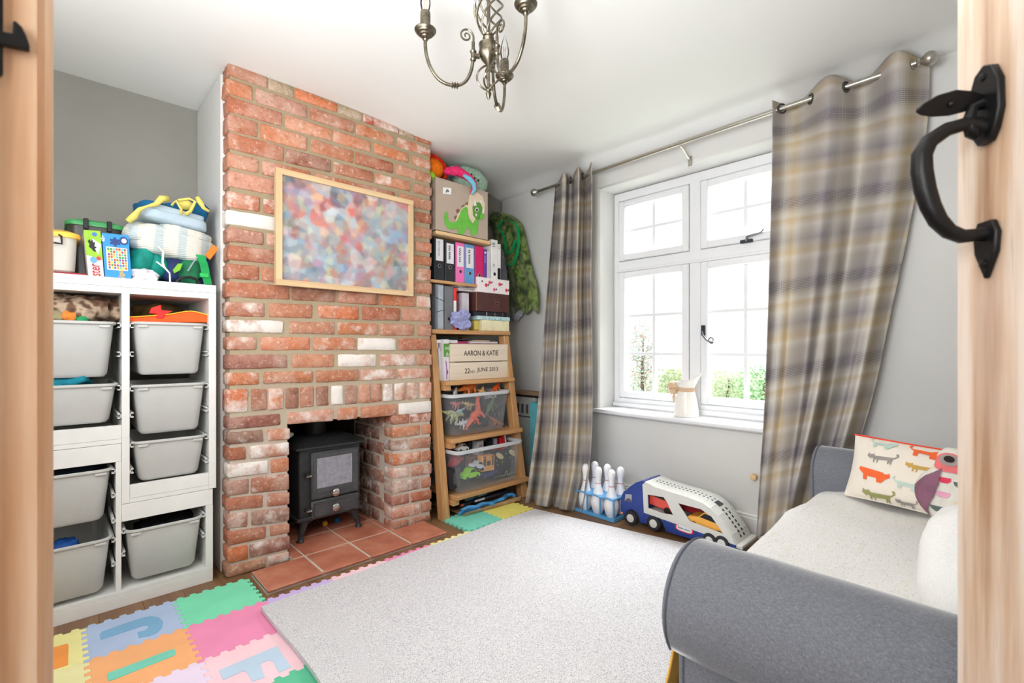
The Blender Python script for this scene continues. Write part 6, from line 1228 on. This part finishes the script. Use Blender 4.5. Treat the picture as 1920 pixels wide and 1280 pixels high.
fx_ = thing('cushion', 'cream cushion printed with little orange, grey and green foxes', 'cushion', (2.03, .22, .5)); m_fc = fabric('cream_cotton', (226, 216, 202), (236, 228, 216), 600, .1)
pillow(FQ, .055, 'cushion_cover', m_fc, fx_, None); FF = pilsurf(FQ, .055, SD)
MB().tube([FF(u, .012, .004) for u in [k/10 for k in range(11)]], .003, 6).build('red_edge', mat((226, 72, 50), .8), fx_, smooth=True)
def fox(u, v, s, c, flip=1, k=1.5):
    body = [(-.5, -.10), (-.42, -.02), (.1, .0), (.24, .0), (.26, -.1), (.32, -.05), (.42, -.06), (.46, -.12), (.48, -.04), (.50, .04), (.42, .1), (.36, .14), (.3, .08), (.26, .14), (.24, .3), (.21, .3), (.2, .16), (.12, .15), (.12, .3), (.09, .3), (.08, .15), (-.24, .13), (-.24, .28), (-.27, .28), (-.3, .13), (-.33, .28), (-.36, .28), (-.38, .06), (-.48, -.02), (-.56, -.1), (-.54, -.22), (-.46, -.2)]
    pts = [(u+flip*x*s, v+y*s*k) for x, y in body]; bm = bmesh.new(); vs = [bm.verts.new((a_, b_, 0)) for a_, b_ in pts]; bm.faces.new(vs); bmesh.ops.triangulate(bm, faces=bm.faces[:]); bmesh.ops.subdivide_edges(bm, edges=bm.edges[:], cuts=3)
    bmesh.ops.triangulate(bm, faces=bm.faces[:])
    mb = MB(); bm.verts.index_update(); mb.add([FF(min(.99, max(.01, q.co.x)), min(.99, max(.01, q.co.y)), .0034) for q in bm.verts], [tuple(q.index for q in f.verts) for f in bm.faces]); bm.free(); mb.build('fox_print', mat(c, .85, var=.05), fx_)
fo, fgy, fmu, fmi, fol = (238, 104, 54), (150, 144, 140), (196, 158, 78), (186, 206, 196), (150, 152, 96)
fox(.30, .34, .24, fgy, -1); fox(.27, .62, .26, fo); fox(.30, .9, .26, fol, -1); fox(.62, .12, .26, fo); fox(.28, .1, .22, fmi); fox(.60, .38, .22, fmu, -1); fox(.54, .66, .22, fmi); fox(.52, .93, .16, fgy, -1)
# owl
OQ = [V((1.95, .215, .735)), V((1.92, .01, .735)), V((1.85, -.0, .50)), V((1.885, .195, .50))]
ow = thing('owl_cushion', 'owl shaped cushion with purple wing and bunting print beside the fox cushion', 'cushion', (1.9, .07, .5)); m_ow = mat((228, 224, 214), .9, var=.05, sc_=50)
n_ = (OQ[1]-OQ[0]).cross(OQ[3]-OQ[0]).normalized(); S2 = 1 if n_.x < 0 else -1
def OF(u, v, o=0, sd=S2):
    a, b_ = 2*u-1, 2*v-1; k = math.sqrt(max(0, 1-b_*b_*.9))*(.78 if b_ < -.2 else 1); wd_ = interp([(-1, .16), (-.8, .34), (-.45, .46), (-.1, .86), (.2, 1), (.6, .86), (1, .4)], b_)[0]; base = pilsurf(OQ, 0)(.5+.5*a*wd_, v)
    e = max(0, 1-a*a*a*a)*max(0, 1-b_**6); return base+(OQ[1]-OQ[0]).cross(OQ[3]-OQ[0]).normalized()*sd*(.055*e**.5+o)
mb = MB(); mb.grid(OF, 50, 50); mb.grid(lambda u, v: OF(u, v, 0, -S2), 50, 50); mb.build('owl_body', m_ow, ow, smooth=True, angle=0, weld=True)
def od(pts, c, nm, o=.002):
    bm = bmesh.new(); bm.faces.new([bm.verts.new((a_, b_, 0)) for a_, b_ in pts]); bmesh.ops.triangulate(bm, faces=bm.faces[:])
    for _ in range(2): bmesh.ops.subdivide_edges(bm, edges=[e for e in bm.edges if e.calc_length() > .06], cuts=1); bmesh.ops.triangulate(bm, faces=bm.faces[:])
    bm.verts.index_update(); mb = MB(); mb.add([OF(min(.985, max(.015, q.co.x)), min(.985, max(.015, q.co.y)), o) for q in bm.verts], [tuple(q.index for q in f.verts) for f in bm.faces]); bm.free(); mb.build(nm, mat(c, .9, var=.08), ow)
od([(.06, .9), (.03, .7), (.05, .55), (.14, .42), (.34, .30), (.36, .5), (.3, .66), (.18, .8)], (140, 96, 116), 'wing', .008); od(circ(.5, .22, .46, .125), (236, 122, 124), 'eye_patch', .004); od(circ(.5, .19, .3, .075), (166, 152, 150), 'eye_ring', .006); od(circ(.5, .18, .16, .042), (46, 36, 34), 'pupil', .008)
for u, v, c in ((.42, .43, (232, 70, 100)), (.62, .46, (96, 112, 108)), (.82, .49, (240, 170, 120)), (.4, .6, (236, 170, 196)), (.6, .68, (236, 216, 190)), (.85, .7, (236, 90, 120)), (.3, .78, (96, 112, 108)), (.5, .8, (240, 150, 120)), (.72, .82, (230, 210, 180)), (.9, .84, (236, 170, 196)), (.32, .9, (236, 170, 196)), (.5, .93, (232, 70, 100)), (.7, .95, (200, 200, 180))):
    od([(u-.09, v-.02), (u+.09, v-.02), (u+.08, v+.02), (u+.04, v+.045), (u-.04, v+.045), (u-.08, v+.02)], c, 'bunting')
WQ = [V((1.42, .02, .80)), V((1.72, -.02, .86)), V((1.70, .1, .57)), V((1.325, .15, .505))]
m_wh = fabric('white_linen', (236, 235, 233), (244, 243, 241), 300, .3); c0 = at(1824, 1090, Y=.05); mb = MB(); mb.ell(c0, (.165, .08, .095), 48, .75, 0, Matrix.Rotation(-.75, 3, 'Y') @ Matrix.Rotation(-.2, 3, 'X'), .10, 3)
o = mb.build('pillow', m_wh, smooth=True, angle=0)
tag(o, 'plain white pillow propped on the sofa near the open door', 'pillow')
# ================================================================ CHANDELIER
m_ab = NT('antique_brass'); b = m_ab; b.set(.32, .9, .5); co = b.coord(); b.col(b.ramp(b.noise(40, co, 3), [(.3, rgb(88, 81, 68)), (.6, rgb(124, 116, 100)), (.8, rgb(150, 142, 126))])); m_ab = b.m
CX, CY = 1.0416, 1.204
def cz(py_): return 1.03+(651-py_)/559
chn = thing('chandelier', 'antique brass three armed chandelier with twisted cage hanging from the ceiling', 'chandelier', (CX, CY, cz(187)))
O_ = V((CX, CY, 0))
MB().lathe([(.001, cz(188)), (.006, cz(183)), (.009, cz(178)), (.010, cz(175)), (.006, cz(172)), (.008, cz(169)), (.004, cz(166)), (.005, cz(160)), (.005, cz(122))], 18, O_).build('finial', m_ab, chn, smooth=True)
MB().lathe([(.005, cz(124)), (.010, cz(121)), (.024, cz(112)), (.033, cz(103)), (.034, cz(100)), (.032, cz(99)), (.031, cz(88)), (.033, cz(86)), (.033, cz(84)), (.025, cz(81)), (.014, cz(80)), (.017, cz(77)), (.020, cz(73)), (.015, cz(69)), (.018, cz(67)), (.006, cz(66)), (.006, 2.31)], 26, O_).build('urn', m_ab, chn, smooth=True)
for k in range(4):
    a0 = k*math.pi/2; pts = []
    for i in range(21):
        t_ = i/20; r = .003+.036*math.sin(math.pi*t_)**.7; a = a0+t_*1.5; pts.append(O_+V((r*math.cos(a), r*math.sin(a), lerp(cz(168), cz(124), t_))))
    MB().tube(pts, .0032, 7).build('lower_cage_bar', m_ab, chn, smooth=True)
for k in range(7):
    a0 = k*2*math.pi/7; pts = []
    for i in range(31):
        t_ = i/30; r = .012+.036*math.sin(math.pi*t_)**.8; a = a0+t_*3.6; pts.append(O_+V((r*math.cos(a), r*math.sin(a), lerp(cz(67), 2.262, t_))))
    MB().tube(pts, .0034, 7).build('cage_bar', m_ab, chn, smooth=True)
MB().lathe([(.02, 2.255), (.012, 2.262), (.02, 2.27), (.05, 2.285), (.055, 2.296), (.055, 2.305)], 26, O_).build('ceiling_rose', m_ab, chn, smooth=True)
m_bulb = NT('clear_bulb'); t_ = m_bulb.t; tr = m_bulb.n('ShaderNodeBsdfTransparent'); gl = m_bulb.n('ShaderNodeBsdfGlossy'); gl.inputs[1].default_value = .05; mx = m_bulb.n('ShaderNodeMixShader'); lw_ = m_bulb.n('ShaderNodeLayerWeight'); lw_.inputs[0].default_value = .25
m_bulb.l(lw_.outputs[0], mx.inputs[0]); m_bulb.l(tr.outputs[0], mx.inputs[1]); m_bulb.l(gl.outputs[0], mx.inputs[2]); m_bulb.l(mx.outputs[0], t_.nodes['Material Output'].inputs[0]); m_bulb = m_bulb.m
Fw, Rt = V((.6909, .7230, 0)), V((.7230, -.6909, 0))
for deg in (76, 195, 305):
    d = Rt*math.cos(math.radians(deg))+Fw*math.sin(math.radians(deg)); 
    def Q(r, z): return O_+d*r+V((0, 0, z))
    arm_ = [Q(.052, 2.045), Q(.052, 2.02), Q(.053, 1.985), Q(.06, 1.945), Q(.078, 1.91), Q(.105, 1.893), Q(.14, 1.893), Q(.17, 1.908), Q(.193, 1.94), Q(.205, 1.975), Q(.209, 2.005), Q(.209, 2.028)]
    pts = []
    for i in range(len(arm_)-1):
        for j in range(4):
            q = interp([(k, *p) for k, p in enumerate(arm_)], i+j/4); pts.append(V(q))
    pts.append(arm_[-1])
    am = MB().tube(pts, .0056, 10).build('arm', m_ab, chn, smooth=True)
    MB().tube([Q(.03, 2.0), Q(.052, 2.0)], .008, 10).lathe([(.008, 1.982), (.0105, 1.986), (.008, 1.992), (.0085, 2.008), (.0115, 2.012), (.008, 2.018)], 14, O_+d*.052).build('arm_joint', m_ab, am, smooth=True)
    mb = MB()
    for o_ in (-.008, 0, .008): mb.lathe([(.006, -.003), (.0115, 0), (.006, .003)], 14, Q(.113, 1.892)+d*o_, ax=d)
    mb.build('collar_ring', m_ab, am, smooth=True)
    c0 = Q(.075, 2.062); MB().tube([Q(.052, 2.02)]+[c0+d*(-lerp(.024, .003, i/30)*math.cos(i/30*10.5))+V((0, 0, lerp(.024, .003, i/30)*math.sin(i/30*10.5))) for i in range(31)], [.004]+[lerp(.0036, .0022, i/30) for i in range(31)], 8).build('scroll', m_ab, am, smooth=True)
    e = O_+d*.209
    MB().lathe([(.006, 2.022), (.009, 2.026), (.007, 2.031), (.012, 2.033), (.014, 2.037), (.019, 2.038), (.021, 2.043), (.027, 2.045), (.030, 2.050), (.034, 2.053), (.035, 2.057), (.032, 2.060), (.014, 2.063)], 26, e).build('drip_cup', m_ab, chn, smooth=True)
    MB().lathe([(.0155, 2.0635), (.0165, 2.066), (.0165, 2.112), (.0155, 2.115), (.010, 2.116)], 20, e).build('candle_tube', m_ab, chn, smooth=True)
    bu = MB().lathe([(.010, 2.1165), (.013, 2.122), (.017, 2.14), (.0165, 2.155), (.011, 2.18), (.004, 2.2), (.001, 2.208)], 18, e).build('bulb', m_bulb, chn, smooth=True)
    MB().tube([e+V((-.003, 0, 2.118)), e+V((-.006, 0, 2.165)), e+V((0, 0, 2.15)), e+V((.006, 0, 2.168)), e+V((.003, 0, 2.118))], .0009, 5).build('filament', mat((220, 150, 110), .4), bu)
# ================================================================ OPEN PINE DOOR
E = V((.7487+.004, .0453-.003, 0)); DD = V((-.8217, -.5704, 0)).normalized(); DN = V((-DD.y*-1, 0, 0)); DN = V((-.5704, .8217, 0)).normalized(); UP = V((0, 0, 1))
m_pd = NT('pale_sheen_pine_door'); b = m_pd; b.set(.38, 0, .5); co = b.coord('Object', (26, 26, 1.5)); f = b.noise(1, co, 5, .6); f2 = b.noise(1, b.coord('Object', (90, 90, 6)), 2)
c = b.ramp(f, [(.34, rgb(170, 132, 102)), (.47, rgb(206, 178, 150)), (.6, rgb(228, 214, 200))]); c = b.mix(b.ramp(b.noise(3.2, b.coord('Object', (1, 1, .7)), 2), [(.45, (0, 0, 0)), (.62, (.6, .6, .6))]), c, rgb(228, 220, 212)); c = b.mix(b.ramp(f2, [(.66, (0, 0, 0)), (.76, (.5, .5, .5))]), c, rgb(132, 104, 84)); b.col(c); b.bump(f, .3, .002); m_pd = b.m  # pale patches put the window's white sheen into the pine colour
dr_ = tag(bpy.data.objects.new('door_1', None), kind='structure'); COL.objects.link(dr_); dr_.location = E+DD*.38; WM['door_1'] = Matrix.Translation(dr_.location)
for k in range(6):
    a, b_ = k*.127+.0006, (k+1)*.127-.0006; P = [E+DD*s+DN*h+UP*z for s in (a, b_) for h in (-.03, 0) for z in (.02, 2.03)]
    MB().hexa(P, .003).build('plank', m_pd, dr_, smooth=True)
for z in (.3, 1.0, 1.75): P = [E+DD*s+DN*h+UP*zz for s in (.06, .7) for h in (-.055, -.0305) for zz in (z, z+.1)]; MB().hexa(P, .003).build('ledge', m_pd, dr_)
def D(s, h, z): return E+DD*s+DN*h+UP*z
ln = tag(bpy.data.objects.new('door_latch', None)); COL.objects.link(ln); ln.parent = dr_; ln.location = (0, 0, 0); ln.matrix_parent_inverse = WM['door_1'].inverted(); WM['door_latch'] = Matrix.Identity(4)
S0 = .052
def plate(pts, th, name): # pts (s offset, z)
    return MB().poly([D(S0+a, .0005, z) for a, z in pts], DN*th).build(name, m_iron, ln, bevel=.0015, smooth=True)
plate([(.0, 1.328), (.012, 1.322), (.02, 1.305), (.021, 1.275), (.015, 1.255), (.008, 1.245), (-.008, 1.245), (-.015, 1.255), (-.021, 1.275), (-.02, 1.305), (-.012, 1.322)], .007, 'top_plate')
plate([(.010, 1.163), (.016, 1.15), (.014, 1.13), (.0, 1.102), (-.014, 1.13), (-.016, 1.15), (-.010, 1.163)], .006, 'bottom_plate')
grip = [D(S0, .004, 1.262), D(S0, .02, 1.268), D(S0, .040, 1.263), D(S0, .056, 1.252), D(S0, .063, 1.238), D(S0, .063, 1.22), D(S0, .060, 1.20), D(S0, .055, 1.182), D(S0, .048, 1.166), D(S0, .038, 1.154), D(S0, .026, 1.148), D(S0, .012, 1.149), D(S0, .003, 1.150)]
MB().tube(grip, [.009, .007, .0075, .0085, .0095, .010, .010, .0095, .009, .008, .0075, .007, .009], 10).build('grip', m_iron, ln, smooth=True, angle=60)
lf = [(.004, .005), (.018, .010), (.034, .013), (.05, .011), (.062, .006), (.067, .002)]
mb = MB()
WV_ = DD*.45+UP*.85
top = [D(S0, h, 1.290+.003*math.sin(h/.067*3.1)-.06*h)-WV_*w_ for h, w_ in lf]; bot = [D(S0, h, 1.290+.003*math.sin(h/.067*3.1)-.06*h)+WV_*w_ for h, w_ in lf[::-1]]
mb.poly(top+bot, (UP*.4-DD*.85)*.004); mb.ell(D(S0, .036, 1.290), (.004, .004, .004), 8); mb.build('thumb_latch', m_iron, ln, bevel=.001, smooth=True)
MB().tube([D(S0, .004, 1.288), D(S0, .016, 1.284), D(S0, .02, 1.27), D(S0, .016, 1.257), D(S0, .012, 1.252)], [.006, .005, .006, .007, .004], 8).build('latch_tail', m_iron, ln, smooth=True)
for a, z in ((0, 1.315), (0, 1.118)): MB().lathe([(.0045, 0), (.004, .002), (.001, .003)], 12, D(S0+a, .0066, z), ax=DN).build('screw_head', m_iron, ln, smooth=True)
# latch keeper on the door frame
kp = MB().poly([at(*q, Y=.592) for q in ((-14, 60), (24, 68), (25, 44), (32, 46), (42, 56), (50, 72), (56, 90), (56, 99), (0, 88), (-14, 86))], (0, -.006, 0)).build('latch_keeper', m_iron, fr, bevel=.001, smooth=True)
MB().poly([at(*q, Y=.593) for q in ((-30, -40), (6, -40), (6, 140), (2, 145), (-30, 145))], (0, -.004, 0)).build('keeper_plate', m_iron, fr)
